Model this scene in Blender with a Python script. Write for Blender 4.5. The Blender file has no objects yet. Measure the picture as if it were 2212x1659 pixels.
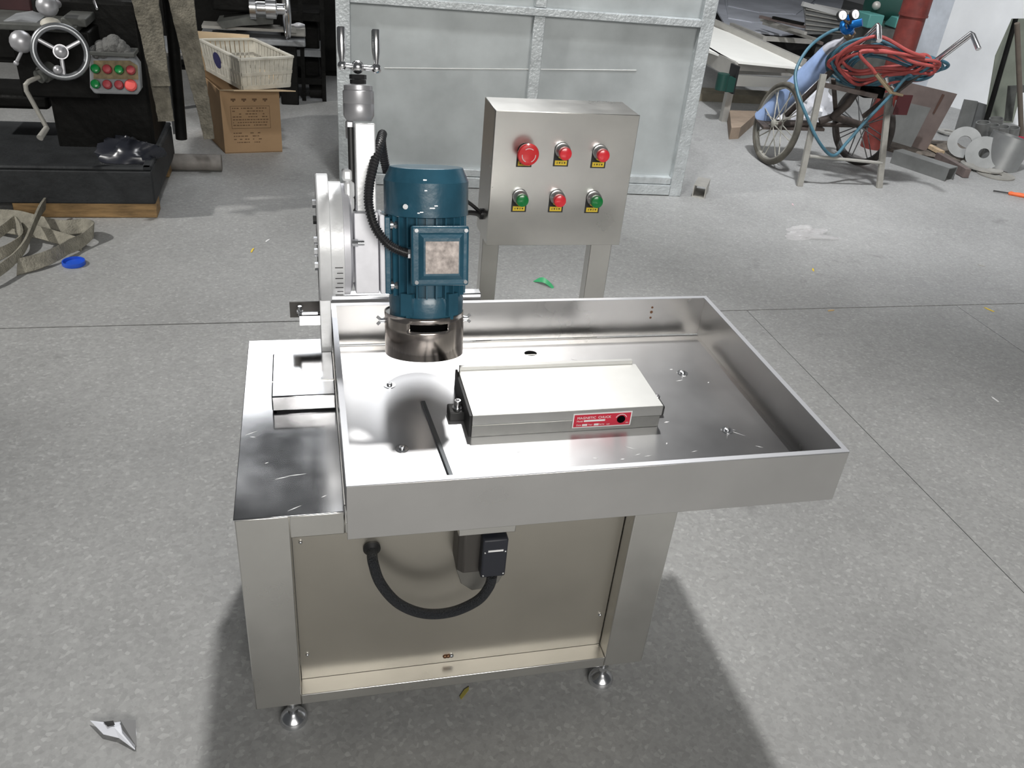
import bpy, math, random
from mathutils import Vector, Matrix
R = random.Random(7)
PI = math.pi
# ------------------------------------------------------------------ camera
sc = bpy.context.scene
CAM = Vector((0.1675, -1.3295, 1.8315)); F = 1806.833
cam = bpy.data.cameras.new('camera'); camo = bpy.data.objects.new('camera', cam)
sc.collection.objects.link(camo); sc.camera = camo
camo.location = CAM; camo.rotation_euler = (1.0191, -0.0857, -0.2184)
cam.sensor_fit = 'HORIZONTAL'; cam.sensor_width = 36; cam.lens = F * 36 / 2212
cam.clip_start = 0.02; cam.clip_end = 200
ROT = camo.rotation_euler.to_matrix()
def at(px, py, ax, v):
    """world point seen at a pixel of the photograph, on the plane ax = v"""
    d = ROT @ Vector(((px - 1106) / F, -(py - 829.5) / F, -1)); i = 'xyz'.index(ax)
    return CAM + d * ((v - CAM[i]) / d[i])
def fl(px, py, z=0.0): return at(px, py, 'z', z)
# ------------------------------------------------------------------ light
sc.view_settings.view_transform = 'Standard'; sc.view_settings.look = 'None'
sc.view_settings.gamma = 1; sc.view_settings.use_curve_mapping = False
sc.view_settings.exposure = 0.0
w = bpy.data.worlds.new('world'); sc.world = w; w.use_nodes = True
bg = w.node_tree.nodes['Background']; bg.inputs[0].default_value = (0.80, 0.83, 0.86, 1); bg.inputs[1].default_value = 0.07
def lamp(name, kind, loc, target, energy, color=(1, 1, 1), **kw):
    l = bpy.data.lights.new(name, kind); o = bpy.data.objects.new(name, l); sc.collection.objects.link(o)
    o.location = loc; o.rotation_euler = (Vector(target) - Vector(loc)).to_track_quat('-Z', 'Y').to_euler()
    l.energy = energy; l.color = color
    for k, v in kw.items(): setattr(l, k, v)
    return o
LD = Vector((0.100, 0.46, 0.80)).normalized()
TG = Vector((0.9, -1.0, 0.2))
lamp('skylight_beam', 'SPOT', TG + LD * 22, TG, 11300, (1, 0.985, 0.96), spot_size=math.radians(20.5), spot_blend=0.75, shadow_soft_size=0.6)
lamp('far_window_high', 'AREA', (2.0, 9.5, 7.3), (1.2, 0.3, 0.7), 200, (0.98, 0.99, 1), shape='RECTANGLE', size=2.7, size_y=5.0)
lamp('far_window_low', 'AREA', (-0.6, 9.5, 5.7), (-0.4, 0.3, 0.7), 42, (0.96, 0.98, 1), shape='RECTANGLE', size=1.7, size_y=1.5)
lamp('bay_lamp_left', 'SPOT', (-5.0, 2.6, 4.6), (-1.4, 4.7, 0.2), 1000, (1, 0.98, 0.94), spot_size=math.radians(68), spot_blend=0.5, shadow_soft_size=0.12)
lamp('tank_fill', 'SPOT', (0.9, 1.5, 6.5), (1.6, 4.0, 0.3), 560, (0.98, 0.99, 1), spot_size=math.radians(50), spot_blend=0.6, shadow_soft_size=0.2)  # added spot that brightens the tank front
lamp('bay_lamp_right', 'SPOT', (2.6, 2.2, 6.5), (5.4, 5.6, 0.3), 1900, (0.97, 0.98, 1), spot_size=math.radians(75), spot_blend=0.9, shadow_soft_size=0.2)
lamp('front_fill', 'AREA', (1.0, -9.0, 4.8), (1.0, 0.0, 0.8), 700, (1, 0.975, 0.93), shape='RECTANGLE', size=6.0, size_y=2.4)  # added fill light behind the camera, brightens the steel front faces
# ------------------------------------------------------------------ materials
MATS = {}
def mat(name, col, rough=0.5, metal=0.0, var=0.0, vscale=6.0, bump=0.0, bscale=40.0, rvar=0.0, col2=None, stretch=None, spec=None, coat=0.0, emit=None, aniso=None, thresh=None, detail=4):
    if name in MATS: return MATS[name]
    m = bpy.data.materials.new(name); m.use_nodes = True; nt = m.node_tree; N = nt.nodes; L = nt.links
    b = N['Principled BSDF']; c4 = (*col, 1)
    b.inputs['Base Color'].default_value = c4; b.inputs['Roughness'].default_value = rough; b.inputs['Metallic'].default_value = metal
    if spec is not None: b.inputs['Specular IOR Level'].default_value = spec
    if aniso:
        b.inputs['Anisotropic'].default_value = aniso[0]; tg = N.new('ShaderNodeCombineXYZ')
        for k in range(3): tg.inputs[k].default_value = aniso[1][k]
        L.new(tg.outputs[0], b.inputs['Tangent'])
    if coat: b.inputs['Coat Weight'].default_value = coat; b.inputs['Coat Roughness'].default_value = 0.15
    if emit: b.inputs['Emission Color'].default_value = (*emit, 1); b.inputs['Emission Strength'].default_value = 1
    tc = N.new('ShaderNodeTexCoord'); mp = N.new('ShaderNodeMapping'); L.new(tc.outputs['Object'], mp.inputs[0])
    if stretch: mp.inputs['Scale'].default_value = stretch
    if var or col2:
        n = N.new('ShaderNodeTexNoise'); n.inputs['Scale'].default_value = vscale; n.inputs['Detail'].default_value = detail; n.inputs['Roughness'].default_value = 0.6
        L.new(mp.outputs[0], n.inputs['Vector'])
        r = N.new('ShaderNodeValToRGB'); L.new(n.outputs[0], r.inputs[0])
        lo, hi = thresh or (0.32, 0.68)
        r.color_ramp.elements[0].position = lo; r.color_ramp.elements[1].position = hi
        a = tuple(max(0, x * (1 - var)) for x in col); d = col2 or tuple(min(1, x * (1 + var)) for x in col)
        r.color_ramp.elements[0].color = (*(a if not col2 else col), 1); r.color_ramp.elements[1].color = (*d, 1)
        L.new(r.outputs[0], b.inputs['Base Color'])
        if rvar:
            q = N.new('ShaderNodeMapRange'); q.inputs['To Min'].default_value = max(0.02, rough - rvar); q.inputs['To Max'].default_value = rough + rvar
            q.inputs['From Min'].default_value = 0.3; q.inputs['From Max'].default_value = 0.7
            L.new(n.outputs[0], q.inputs[0]); L.new(q.outputs[0], b.inputs['Roughness'])
    if bump:
        n2 = N.new('ShaderNodeTexNoise'); n2.inputs['Scale'].default_value = bscale; n2.inputs['Detail'].default_value = 5
        L.new(mp.outputs[0], n2.inputs['Vector']); bp = N.new('ShaderNodeBump'); bp.inputs['Strength'].default_value = bump; bp.inputs['Distance'].default_value = 0.01
        L.new(n2.outputs[0], bp.inputs['Height']); L.new(bp.outputs[0], b.inputs['Normal'])
    MATS[name] = m; return m
steel = mat('brushed_stainless', (0.69, 0.68, 0.65), 0.30, 1, var=0.05, vscale=5, rvar=0.04, stretch=(1, 1, 1))
steel_top = mat('polished_stainless', (0.60, 0.60, 0.61), 0.15, 1, var=0.10, vscale=3, rvar=0.07)
tray_m = mat('worn_stainless_tray', (0.70, 0.69, 0.68), 0.31, 1, var=0.05, vscale=3.5, rvar=0.05)
plate_floor_m = mat('brushed_tray_floor', (0.62, 0.62, 0.63), 0.376, 1, var=0.06, vscale=3.5, rvar=0.03, aniso=(0.755, (0, 1, 0)))
panel_m = mat('warm_stainless_panel', (0.56, 0.53, 0.47), 0.38, 1, var=0.05, vscale=2.5, rvar=0.04)
hood_m = mat('turned_stainless_hood', (0.80, 0.72, 0.66), 0.20, 1, var=0.14, vscale=5, stretch=(8, 8, .3))
chrome = mat('chrome', (0.92, 0.92, 0.93), 0.22, 1)
ground_m = mat('ground_steel', (0.46, 0.46, 0.44), 0.40, 1, var=0.04, vscale=30)
chucktop_m = mat('ground_chuck_face', (0.66, 0.66, 0.64), 0.44, 1, var=0.03, vscale=9)
cast_m = mat('silver_painted_casting', (0.86, 0.87, 0.88), 0.40, 0.25, var=0.06, vscale=14, bump=0.12, bscale=45)
milled_m = mat('milled_slide', (0.72, 0.72, 0.76), 0.45, 0.3, var=0.05, vscale=30)
dial_m = mat('satin_dial', (0.48, 0.48, 0.50), 0.38, 0.55)
blue_m = mat('blue_motor_enamel', (0.027, 0.108, 0.165), 0.34, 0, var=0.18, vscale=9, bump=0.12, bscale=45, coat=0.3)
bluedark_m = mat('blue_motor_body', (0.018, 0.080, 0.125), 0.42, 0, var=0.2, vscale=12)
black_m = mat('black_rubber', (0.012, 0.012, 0.013), 0.45)
conduit_m = mat('black_nylon_conduit', (0.028, 0.028, 0.030), 0.35)
braid_m = mat('braided_black_sleeve', (0.016, 0.018, 0.022), 0.55, bump=0.8, bscale=300)
blackbox_m = mat('black_terminal_plastic', (0.018, 0.020, 0.028), 0.5)
gmotor_m = mat('grey_gearmotor', (0.075, 0.07, 0.065), 0.5, 0.4)
dark_m = mat('dark_steel', (0.05, 0.05, 0.05), 0.5, 0.5)
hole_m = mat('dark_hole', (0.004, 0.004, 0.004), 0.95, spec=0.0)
red_m = mat('red_button', (0.72, 0.03, 0.035), 0.3, coat=0.4)
redhot_m = mat('red_lens', (0.85, 0.035, 0.05), 0.25, coat=0.5)
green_m = mat('green_lens', (0.006, 0.22, 0.05), 0.25, coat=0.5)
yellow_m = mat('yellow_label', (0.80, 0.58, 0.05), 0.5)
white_m = mat('white_print', (0.85, 0.85, 0.85), 0.5)
labelred_m = mat('red_label', (0.60, 0.03, 0.06), 0.4)
ink_m = mat('black_ink', (0.03, 0.03, 0.03), 0.6)
zinc_m = mat('zinc_bolt', (0.75, 0.76, 0.78), 0.22, 1)
plate_m = mat('scratched_nameplate', (0.34, 0.30, 0.28), 0.35, 0.6, var=0.45, vscale=55, detail=8)
stain_m = mat('weld_stain', (0.22, 0.12, 0.07), 0.4, 0.8)
galv_m = mat('galvanised_sheet', (0.46, 0.49, 0.495), 0.42, 0.45, var=0.14, vscale=2.2, rvar=0.10, col2=None, detail=8)
galvpost_m = mat('galvanised_angle', (0.50, 0.53, 0.54), 0.42, 0.4, var=0.15, vscale=9, bump=0.4, bscale=60)
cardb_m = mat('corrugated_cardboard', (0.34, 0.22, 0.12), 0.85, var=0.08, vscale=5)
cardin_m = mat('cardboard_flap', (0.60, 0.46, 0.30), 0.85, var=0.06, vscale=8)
cardink_m = mat('cardboard_print', (0.13, 0.075, 0.04), 0.85)
crate_m = mat('dusty_white_plastic', (0.50, 0.48, 0.42), 0.6, var=0.16, vscale=14)
crateblue_m = mat('blue_crate_mark', (0.02, 0.02, 0.09), 0.6)
iron_m = mat('oily_black_iron', (0.0075, 0.0075, 0.007), 0.5, 0, var=0.35, vscale=6, bump=0.4, bscale=25, spec=0.12)
base_m = mat('charcoal_casting', (0.026, 0.028, 0.030), 0.6, 0, var=0.25, vscale=8, bump=0.3, bscale=40, spec=0.3)
maroon_m = mat('maroon_enamel', (0.045, 0.016, 0.018), 0.45, var=0.3, vscale=5)
greyp_m = mat('dusty_grey_panel', (0.24, 0.25, 0.26), 0.55, var=0.2, vscale=12)
dkgrey_m = mat('dusty_dark_grey', (0.075, 0.078, 0.072), 0.6, var=0.3, vscale=9)
timber_m = mat('rough_timber', (0.30, 0.19, 0.085), 0.8, var=0.4, vscale=7, stretch=(1, 6, 6), bump=0.3)
timberlt_m = mat('pale_timber', (0.50, 0.38, 0.25), 0.8, var=0.2, vscale=7, stretch=(1, 6, 6))
sling_m = mat('dirty_webbing', (0.165, 0.152, 0.12), 0.9, var=0.35, vscale=22, bump=0.8, bscale=90)
slingdk_m = mat('dusty_webbing_floor', (0.26, 0.245, 0.20), 0.9, var=0.25, vscale=16, bump=0.8, bscale=120)
lid_m = mat('blue_plastic_lid', (0.02, 0.10, 0.62), 0.35)
paint_w = mat('white_painted_wall', (0.78, 0.80, 0.82), 0.85, var=0.05, vscale=2.5)
grime_m = mat('grimy_plaster', (0.60, 0.64, 0.70), 0.85, var=0.12, vscale=5)
redpipe_m = mat('red_oxide_pipe', (0.16, 0.028, 0.022), 0.6, var=0.3, vscale=10)
tyre_m = mat('dusty_tyre', (0.10, 0.092, 0.075), 0.85, var=0.3, vscale=10)
tyredk_m = mat('dark_tyre', (0.035, 0.030, 0.027), 0.8, var=0.3, vscale=10)
rim_m = mat('dusty_rim', (0.36, 0.35, 0.31), 0.6, 0.2, var=0.2, vscale=15)
spokedk_m = mat('dull_spoke', (0.10, 0.10, 0.10), 0.5, 0.5)
cartrust_m = mat('rusty_cart_frame', (0.055, 0.042, 0.036), 0.7, var=0.4, vscale=14)
legst_m = mat('dull_flat_steel', (0.34, 0.33, 0.30), 0.55, 0.3, var=0.15, vscale=12)
tankblue_m = mat('light_blue_cylinder_paint', (0.33, 0.45, 0.72), 0.45, var=0.15, vscale=7)
tankgrey_m = mat('worn_cylinder_shoulder', (0.42, 0.42, 0.46), 0.4, 0.3, var=0.2, vscale=8)
reg_m = mat('blue_anodised_regulator', (0.02, 0.20, 0.60), 0.25, 0.6)
hosered_m = mat('red_gas_hose', (0.34, 0.06, 0.055), 0.6, var=0.2, vscale=12)
hoseblue_m = mat('blue_gas_hose', (0.045, 0.13, 0.18), 0.5, var=0.25, vscale=12)
brass_m = mat('brass', (0.38, 0.30, 0.20), 0.35, 0.9)
sheet_m = mat('mill_scale_sheet', (0.45, 0.47, 0.52), 0.5, 0.1, var=0.25, vscale=1.3, detail=8)
rustp_m = mat('rusty_steel_plate', (0.17, 0.135, 0.125), 0.6, 0.3, var=0.22, vscale=4, stretch=(1, 4, 1))
plgrey_m = mat('grey_steel_plate', (0.21, 0.215, 0.21), 0.5, 0.4, var=0.16, vscale=5)
flat_m = mat('pale_steel', (0.42, 0.41, 0.38), 0.5, 0.35, var=0.12, vscale=8)
convw_m = mat('cream_belt', (0.80, 0.80, 0.76), 0.6, var=0.02)
conv_m = mat('aluminium_side', (0.46, 0.45, 0.42), 0.45, 0.4, var=0.06, vscale=8)
dkgreen_m = mat('green_enamel', (0.01, 0.05, 0.04), 0.4)
teal_m = mat('teal_paint', (0.08, 0.26, 0.24), 0.5)
rag_m = mat('bare_plastic_film', (0.75, 0.76, 0.80), 0.3)
orange_m = mat('orange_handle', (0.80, 0.16, 0.05), 0.4)
greenfilm_m = mat('green_film', (0.05, 0.40, 0.16), 0.4)
sheetedge_m = mat('bright_edge', (0.7, 0.7, 0.68), 0.4, 0.4)

def concrete(name='polished_concrete'):
    m = bpy.data.materials.new(name); m.use_nodes = True; nt = m.node_tree; N = nt.nodes; L = nt.links; b = N['Principled BSDF']
    tc = N.new('ShaderNodeTexCoord')
    def noise(s, d, r=0.6):
        n = N.new('ShaderNodeTexNoise'); n.inputs['Scale'].default_value = s; n.inputs['Detail'].default_value = d; n.inputs['Roughness'].default_value = r
        L.new(tc.outputs['Object'], n.inputs['Vector']); return n
    def ramp(src, stops):
        r = N.new('ShaderNodeValToRGB'); L.new(src, r.inputs[0]); e = r.color_ramp.elements
        for i, (p, c) in enumerate(stops):
            if i > 1: e.new(p)
            e[i].position = p; e[i].color = (c, c, c, 1)
        return r
    a = ramp(noise(1.1, 8).outputs[0], [(0.30, 0.27), (0.62, 0.345)])
    v = N.new('ShaderNodeTexVoronoi'); v.inputs['Scale'].default_value = 95; L.new(tc.outputs['Object'], v.inputs['Vector'])
    sp = N.new('ShaderNodeSeparateColor'); L.new(v.outputs['Color'], sp.inputs[0])
    s1 = ramp(sp.outputs[0], [(0.0, 0.88), (0.55, 0.99), (0.9, 1.04), (0.99, 1.22)])
    s2 = ramp(noise(38, 6, 0.7).outputs[0], [(0.35, 0.94), (0.65, 1.06)])
    st = ramp(noise(2.6, 6, 0.75).outputs[0], [(0.24, 0.62), (0.38, 1.0)])
    def mul(x, y):
        k = N.new('ShaderNodeMix'); k.data_type = 'RGBA'; k.blend_type = 'MULTIPLY'; k.inputs[0].default_value = 1; k.clamp_result = False
        L.new(x, k.inputs[6]); L.new(y, k.inputs[7]); return k.outputs[2]
    o = mul(mul(mul(a.outputs[0], s1.outputs[0]), s2.outputs[0]), st.outputs[0])
    tint = N.new('ShaderNodeMix'); tint.data_type = 'RGBA'; tint.blend_type = 'MULTIPLY'; tint.inputs[0].default_value = 1; tint.inputs[7].default_value = (0.995, 1.0, 0.985, 1)
    L.new(o, tint.inputs[6]); L.new(tint.outputs[2], b.inputs['Base Color'])
    rr = N.new('ShaderNodeMapRange'); L.new(noise(3, 4).outputs[0], rr.inputs[0]); rr.inputs['To Min'].default_value = 0.38; rr.inputs['To Max'].default_value = 0.7
    L.new(rr.outputs[0], b.inputs['Roughness'])
    bp = N.new('ShaderNodeBump'); bp.inputs['Strength'].default_value = 0.12; bp.inputs['Distance'].default_value = 0.004
    L.new(noise(60, 5).outputs[0], bp.inputs['Height']); L.new(bp.outputs[0], b.inputs['Normal'])
    return m
floor_m = concrete()
# ------------------------------------------------------------------ mesh helpers
C = sc.collection
def frame(d):
    d = Vector(d).normalized(); a = Vector((0, 0, 1)) if abs(d.z) < 0.9 else Vector((1, 0, 0))
    u = d.cross(a).normalized(); return u, d.cross(u).normalized(), d
class MB:
    def __init__(s): s.v = []; s.f = []
    def add(s, vs, fs):
        k = len(s.v); s.v += [Vector(v) for v in vs]; s.f += [tuple(i + k for i in f) for f in fs]; return s
    def box(s, a, b):
        x0, x1 = sorted((a[0], b[0])); y0, y1 = sorted((a[1], b[1])); z0, z1 = sorted((a[2], b[2]))
        return s.add([(x0, y0, z0), (x1, y0, z0), (x1, y1, z0), (x0, y1, z0), (x0, y0, z1), (x1, y0, z1), (x1, y1, z1), (x0, y1, z1)],
                     [(0, 3, 2, 1), (4, 5, 6, 7), (0, 1, 5, 4), (1, 2, 6, 5), (2, 3, 7, 6), (3, 0, 4, 7)])
    def bar(s, p, q, wu, wv, up=None):
        """square bar from p to q"""
        p, q = Vector(p), Vector(q); d = (q - p).normalized()
        if up is None: u, v, _ = frame(d)
        else: v = Vector(up); u = d.cross(v).normalized(); v = u.cross(d).normalized()
        c = [(-1, -1), (1, -1), (1, 1), (-1, 1)]
        vs = [p + u * a * wu / 2 + v * b * wv / 2 for a, b in c] + [q + u * a * wu / 2 + v * b * wv / 2 for a, b in c]
        return s.add(vs, [(0, 3, 2, 1), (4, 5, 6, 7), (0, 1, 5, 4), (1, 2, 6, 5), (2, 3, 7, 6), (3, 0, 4, 7)])
    def cyl(s, p, q, r, n=20, r2=None, cap=True):
        p, q = Vector(p), Vector(q); r2 = r if r2 is None else r2; u, v, _ = frame(q - p)
        A = [2 * PI * i / n for i in range(n)]
        vs = [p + (u * math.cos(a) + v * math.sin(a)) * r for a in A] + [q + (u * math.cos(a) + v * math.sin(a)) * r2 for a in A]
        fs = [(i, (i + 1) % n, n + (i + 1) % n, n + i) for i in range(n)]
        if cap: fs += [tuple(reversed(range(n))), tuple(range(n, 2 * n))]
        return s.add(vs, fs)
    def lathe(s, o, axis, prof, n=28, cap=True):
        """profile of (r, h) along axis from o"""
        o = Vector(o); u, v, d = frame(axis); vs = []; fs = []
        for r, h in prof:
            for i in range(n):
                a = 2 * PI * i / n; vs.append(o + d * h + (u * math.cos(a) + v * math.sin(a)) * max(r, 1e-4))
        for k in range(len(prof) - 1):
            for i in range(n): fs.append((k * n + i, k * n + (i + 1) % n, (k + 1) * n + (i + 1) % n, (k + 1) * n + i))
        if cap: fs += [tuple(reversed(range(n))), tuple(range((len(prof) - 1) * n, len(prof) * n))]
        return s.add(vs, fs)
    def sph(s, c, r, n=16, sz=1.0):
        return s.lathe(Vector(c) - Vector((0, 0, r * sz)), (0, 0, 1), [(r * math.sin(PI * k / 8), r * sz * (1 - math.cos(PI * k / 8))) for k in range(9)], n)
    def tube(s, pts, r, n=10, closed=False, radii=None, cap=True):
        pts = [Vector(p) for p in pts]; m = len(pts); vs = []; fs = []; u = None
        for i, p in enumerate(pts):
            a = pts[(i - 1) % m] if (closed or i > 0) else p; b = pts[(i + 1) % m] if (closed or i < m - 1) else p
            d = (b - a).normalized() if (b - a).length > 1e-9 else Vector((0, 0, 1))
            if u is None: u = frame(d)[0]
            u = (u - d * u.dot(d)); u = u.normalized() if u.length > 1e-6 else frame(d)[0]
            v = d.cross(u); rr = radii[i] if radii else r
            for k in range(n):
                t = 2 * PI * k / n; vs.append(p + (u * math.cos(t) + v * math.sin(t)) * rr)
        for i in range(m if closed else m - 1):
            j = (i + 1) % m
            for k in range(n): fs.append((i * n + k, i * n + (k + 1) % n, j * n + (k + 1) % n, j * n + k))
        if cap and not closed: fs += [tuple(reversed(range(n))), tuple(range((m - 1) * n, m * n))]
        return s.add(vs, fs)
    def torus(s, c, axis, Rr, r, n=40, m=10):
        u, v, d = frame(axis); c = Vector(c)
        return s.tube([c + (u * math.cos(2 * PI * i / n) + v * math.sin(2 * PI * i / n)) * Rr for i in range(n)], r, m, closed=True)
    def prism(s, poly, ext):
        """polygon (3-D points) extruded by vector ext"""
        poly = [Vector(p) for p in poly]; n = len(poly); e = Vector(ext)
        return s.add(poly + [p + e for p in poly], [tuple(range(n)), tuple(reversed(range(n, 2 * n)))] + [(i, n + i, n + (i + 1) % n, (i + 1) % n) for i in range(n)])
    def ribbon(s, pts, width, th, side):
        """flat strap along pts; side = list/one vector across the width"""
        pts = [Vector(p) for p in pts]; n = len(pts); vs = []; fs = []
        for i, p in enumerate(pts):
            sd = Vector(side[i] if isinstance(side, list) else side).normalized()
            d = (pts[min(i + 1, n - 1)] - pts[max(i - 1, 0)]).normalized(); nn = sd.cross(d).normalized()
            wd = width[i] if isinstance(width, list) else width
            vs += [p - sd * wd / 2 - nn * th / 2, p + sd * wd / 2 - nn * th / 2, p + sd * wd / 2 + nn * th / 2, p - sd * wd / 2 + nn * th / 2]
        for i in range(n - 1):
            for k in range(4): fs.append((4 * i + k, 4 * i + (k + 1) % 4, 4 * i + 4 + (k + 1) % 4, 4 * i + 4 + k))
        fs += [(3, 2, 1, 0), (4 * n - 4, 4 * n - 3, 4 * n - 2, 4 * n - 1)]
        return s.add(vs, fs)
def smoothpts(pts, k=6, closed=False):
    P = [Vector(p) for p in pts]; n = len(P); out = []
    for i in range(n if closed else n - 1):
        g = (lambda j: P[j % n]) if closed else (lambda j: P[max(0, min(n - 1, j))])
        a, b, c, d = g(i - 1), g(i), g(i + 1), g(i + 2)
        for t in range(k):
            x = t / k; out.append(0.5 * ((2 * b) + (c - a) * x + (2 * a - 5 * b + 4 * c - d) * x * x + (3 * b - a - 3 * c + d) * x ** 3))
    if not closed: out.append(P[-1])
    return out
def wloc(o):
    v = Vector((0, 0, 0))
    while o: v += o.location; o = o.parent
    return v
def props(o, label=None, cat=None, group=None, kind=None):
    if label: o['label'] = label
    if cat: o['category'] = cat
    if group: o['group'] = group
    if kind: o['kind'] = kind
    return o
XF = None
def obj(name, mb, m, parent=None, bevel=0, smooth=True, local=False, label=None, cat=None, group=None, kind=None, seg=2):
    vs = [(XF @ Vector(v)) if XF else Vector(v) for v in mb.v]
    loc = Vector((0, 0, 0))
    if parent is None and not local:
        xs = [v.x for v in vs]; ys = [v.y for v in vs]; zs = [v.z for v in vs]
        loc = Vector(((min(xs) + max(xs)) / 2, (min(ys) + max(ys)) / 2, min(zs)))
    elif not local: loc = wloc(parent)
    me = bpy.data.meshes.new(name); me.from_pydata([v - loc for v in vs], [], mb.f); me.materials.append(m)
    import bmesh
    b = bmesh.new(); b.from_mesh(me); bmesh.ops.recalc_face_normals(b, faces=b.faces); b.to_mesh(me); b.free()
    if smooth:
        me.shade_smooth(); me.set_sharp_from_angle(angle=math.radians(35))
    o = bpy.data.objects.new(name, me); C.objects.link(o)
    if parent is None: o.location = loc
    else: o.parent = parent
    if bevel:
        md = o.modifiers.new('bevel', 'BEVEL'); md.width = bevel; md.segments = seg; md.limit_method = 'ANGLE'; md.angle_limit = math.radians(40)
    return props(o, label, cat, group, kind)
def thing(name, label, cat, loc=(0, 0, 0), group=None, rot=(0, 0, 0)):
    o = bpy.data.objects.new(name, None); C.objects.link(o); o.location = loc; o.rotation_euler = rot; o.empty_display_size = 0.05
    return props(o, label, cat, group)
def text(name, s, size, m, parent, pos, rot, ext=0.0003):
    """flat lettering as a mesh; pos in world, parent unrotated"""
    cu = bpy.data.curves.new(name, 'FONT'); cu.body = s; cu.size = size; cu.extrude = ext; cu.resolution_u = 2
    t = bpy.data.objects.new(name, cu); C.objects.link(t)
    dg = bpy.context.evaluated_depsgraph_get(); me = bpy.data.meshes.new_from_object(t.evaluated_get(dg)); bpy.data.objects.remove(t)
    me.name = name; me.materials.clear(); me.materials.append(m)
    M = Matrix.Translation(Vector(pos) - wloc(parent)) @ rot.to_4x4(); me.transform(M)
    o = bpy.data.objects.new(name, me); C.objects.link(o); o.parent = parent; return o
def dup(o, parent=None, loc=None, rot=None):
    c = o.copy(); C.objects.link(c); c.parent = parent
    if loc is not None: c.location = loc
    if rot is not None: c.rotation_euler = rot
    for ch in list(o.children): dup(ch, c)
    return c
FACE = Matrix(((1, 0, 0), (0, 0, -1), (0, 1, 0)))     # text lying in XZ facing -Y
# ================================================================== SETTING
base = obj('floor', MB().box((-9, -11, -0.12), (12, 22, -0.018)), mat('joint_filler', (0.11, 0.11, 0.105), 0.9), kind='structure')
def slab(x0, y0, x1, y1):
    o = obj('slab', MB().box((x0, y0, -0.02), (x1, y1, 0.0)), floor_m, base); return o
JG = 0.004
ys = [-5, 2.165, 22]
for (x0, x1, y0, y1, a, b_, c_, d_) in [(-9, 2.352, -11, 2.165, 0, 1, 0, 1), (2.352, 3.62, -11, 2.165, 1, 1, 0, 1), (3.62, 12, -11, 2.165, 1, 0, 0, 1), (-9, 12, 2.165, 22, 0, 0, 1, 0)]:
    slab(x0 + a * 0.0015, y0 + c_ * JG, x1 - b_ * 0.0015, y1 - d_ * JG)
def wallseg(a, b_, th, h): 
    a = Vector((*a, 0)); b_ = Vector((*b_, 0)); n_ = Vector((b_.y - a.y, a.x - b_.x, 0)).normalized() * th
    return [a, b_, b_ + n_, a + n_], (0, 0, h)
WP = fl(1992, 214)
obj('wall_right', MB().prism(*wallseg((WP.x + 1.75, WP.y - 4.4), (WP.x, WP.y), .25, 4.0)), paint_w, kind='structure')
obj('trim_1', MB().prism(*wallseg((WP.x, WP.y), (WP.x - .10, WP.y + .55), .5, 4.0)), grime_m, kind='structure')
obj('wall_back', MB().box((-9, 17.0, 0), (12, 17.2, 4.0)), mat('grey_shop_wall', (0.25, 0.26, 0.27), 0.8, var=0.2), kind='structure')
# ================================================================== GRINDING MACHINE
W, D, ZB, ZT = 0.958, 0.722, 0.118, 0.70
gm = thing('grinding_machine', 'stainless steel bench grinder cabinet with wide tray and upright blue motor', 'machine', (W / 2, D / 2, 0))
# cabinet
fr = MB()
xl = at(627, 1160, 'y', 0).x; xr = at(1372, 1115, 'y', 0).x; zb1 = ZB + 0.032; zt1 = at(627, 1163, 'y', 0).z
XS = 0.2135; ZS = 0.664   # the cabinet top steps down under the tray
fr.box((0, 0, ZB), (xl, 0.06, ZT - 0.004)).box((xr, 0, ZB), (W, 0.06, ZS)).box((xl, 0, zt1), (XS, 0.06, ZT - 0.004)).box((XS, 0, zt1), (xr, 0.06, ZS))
obj('cabinet_frame', fr, steel, gm, bevel=0.0025)
obj('bottom_rail', MB().box((xl, 0, ZB), (xr, 0.05, zb1)), steel, gm, bevel=0.002)
obj('cabinet_body', MB().box((0.0, 0.0605, ZB), (XS, D, ZT - 0.004)).box((XS, 0.0605, ZB), (W, D, ZS)), steel, gm, bevel=0.002)
obj('front_panel', MB().box((xl + 0.002, 0.046, zb1 + 0.001), (xr - 0.002, 0.0595, zt1 - 0.001)), panel_m, gm)
ctop = obj('cabinet_top', MB().box((-0.002, -0.002, ZT - 0.004), (XS, D + 0.002, ZT)), steel_top, gm, bevel=0.0015)
for x, z in ((xl + 0.018, .585), (xl + 0.018, .235), (xr - 0.016, .64), (xr - 0.016, .26), ):
    obj('panel_screw', MB().sph((x, 0.045, z), 0.0045, 10), zinc_m, gm)
for i in range(3): obj('weld_spot', MB().sph(((xl + xr) / 2 - 0.03 + i * 0.008, 0.046, zb1 + 0.022), 0.006, 8), stain_m if i != 2 else zinc_m, gm)
for x in (0.0799, W - 0.0799):
    for y in (0.0474, D - 0.05):
        ft = obj('levelling_foot', MB().lathe((x, y, 0.0), (0, 0, 1), [(0.030, 0), (0.033, 0.004), (0.033, 0.014), (0.028, 0.022), (0.018, 0.030), (0.012, 0.036)], 28), zinc_m, gm)
        obj('stud', MB().cyl((x, y, 0.03), (x, y, ZB + 0.002), 0.008, 12), zinc_m, ft)
        obj('lock_nut', MB().cyl((x, y, 0.050), (x, y, 0.062), 0.014, 6), zinc_m, ft)
# guide rail housing left of the tray
obj('rail_housing', MB().box((0.066, 0.37, ZT + 0.004), (0.2125, 0.572, 0.745)), steel_top, gm, bevel=0.003)
obj('housing_base', MB().box((0.075, 0.38, ZT), (0.212, 0.568, ZT + 0.004)), dark_m, gm)
obj('housing_seam', MB().box((0.066, 0.432, 0.745), (0.2125, 0.436, 0.7465)), steel, gm)
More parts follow.
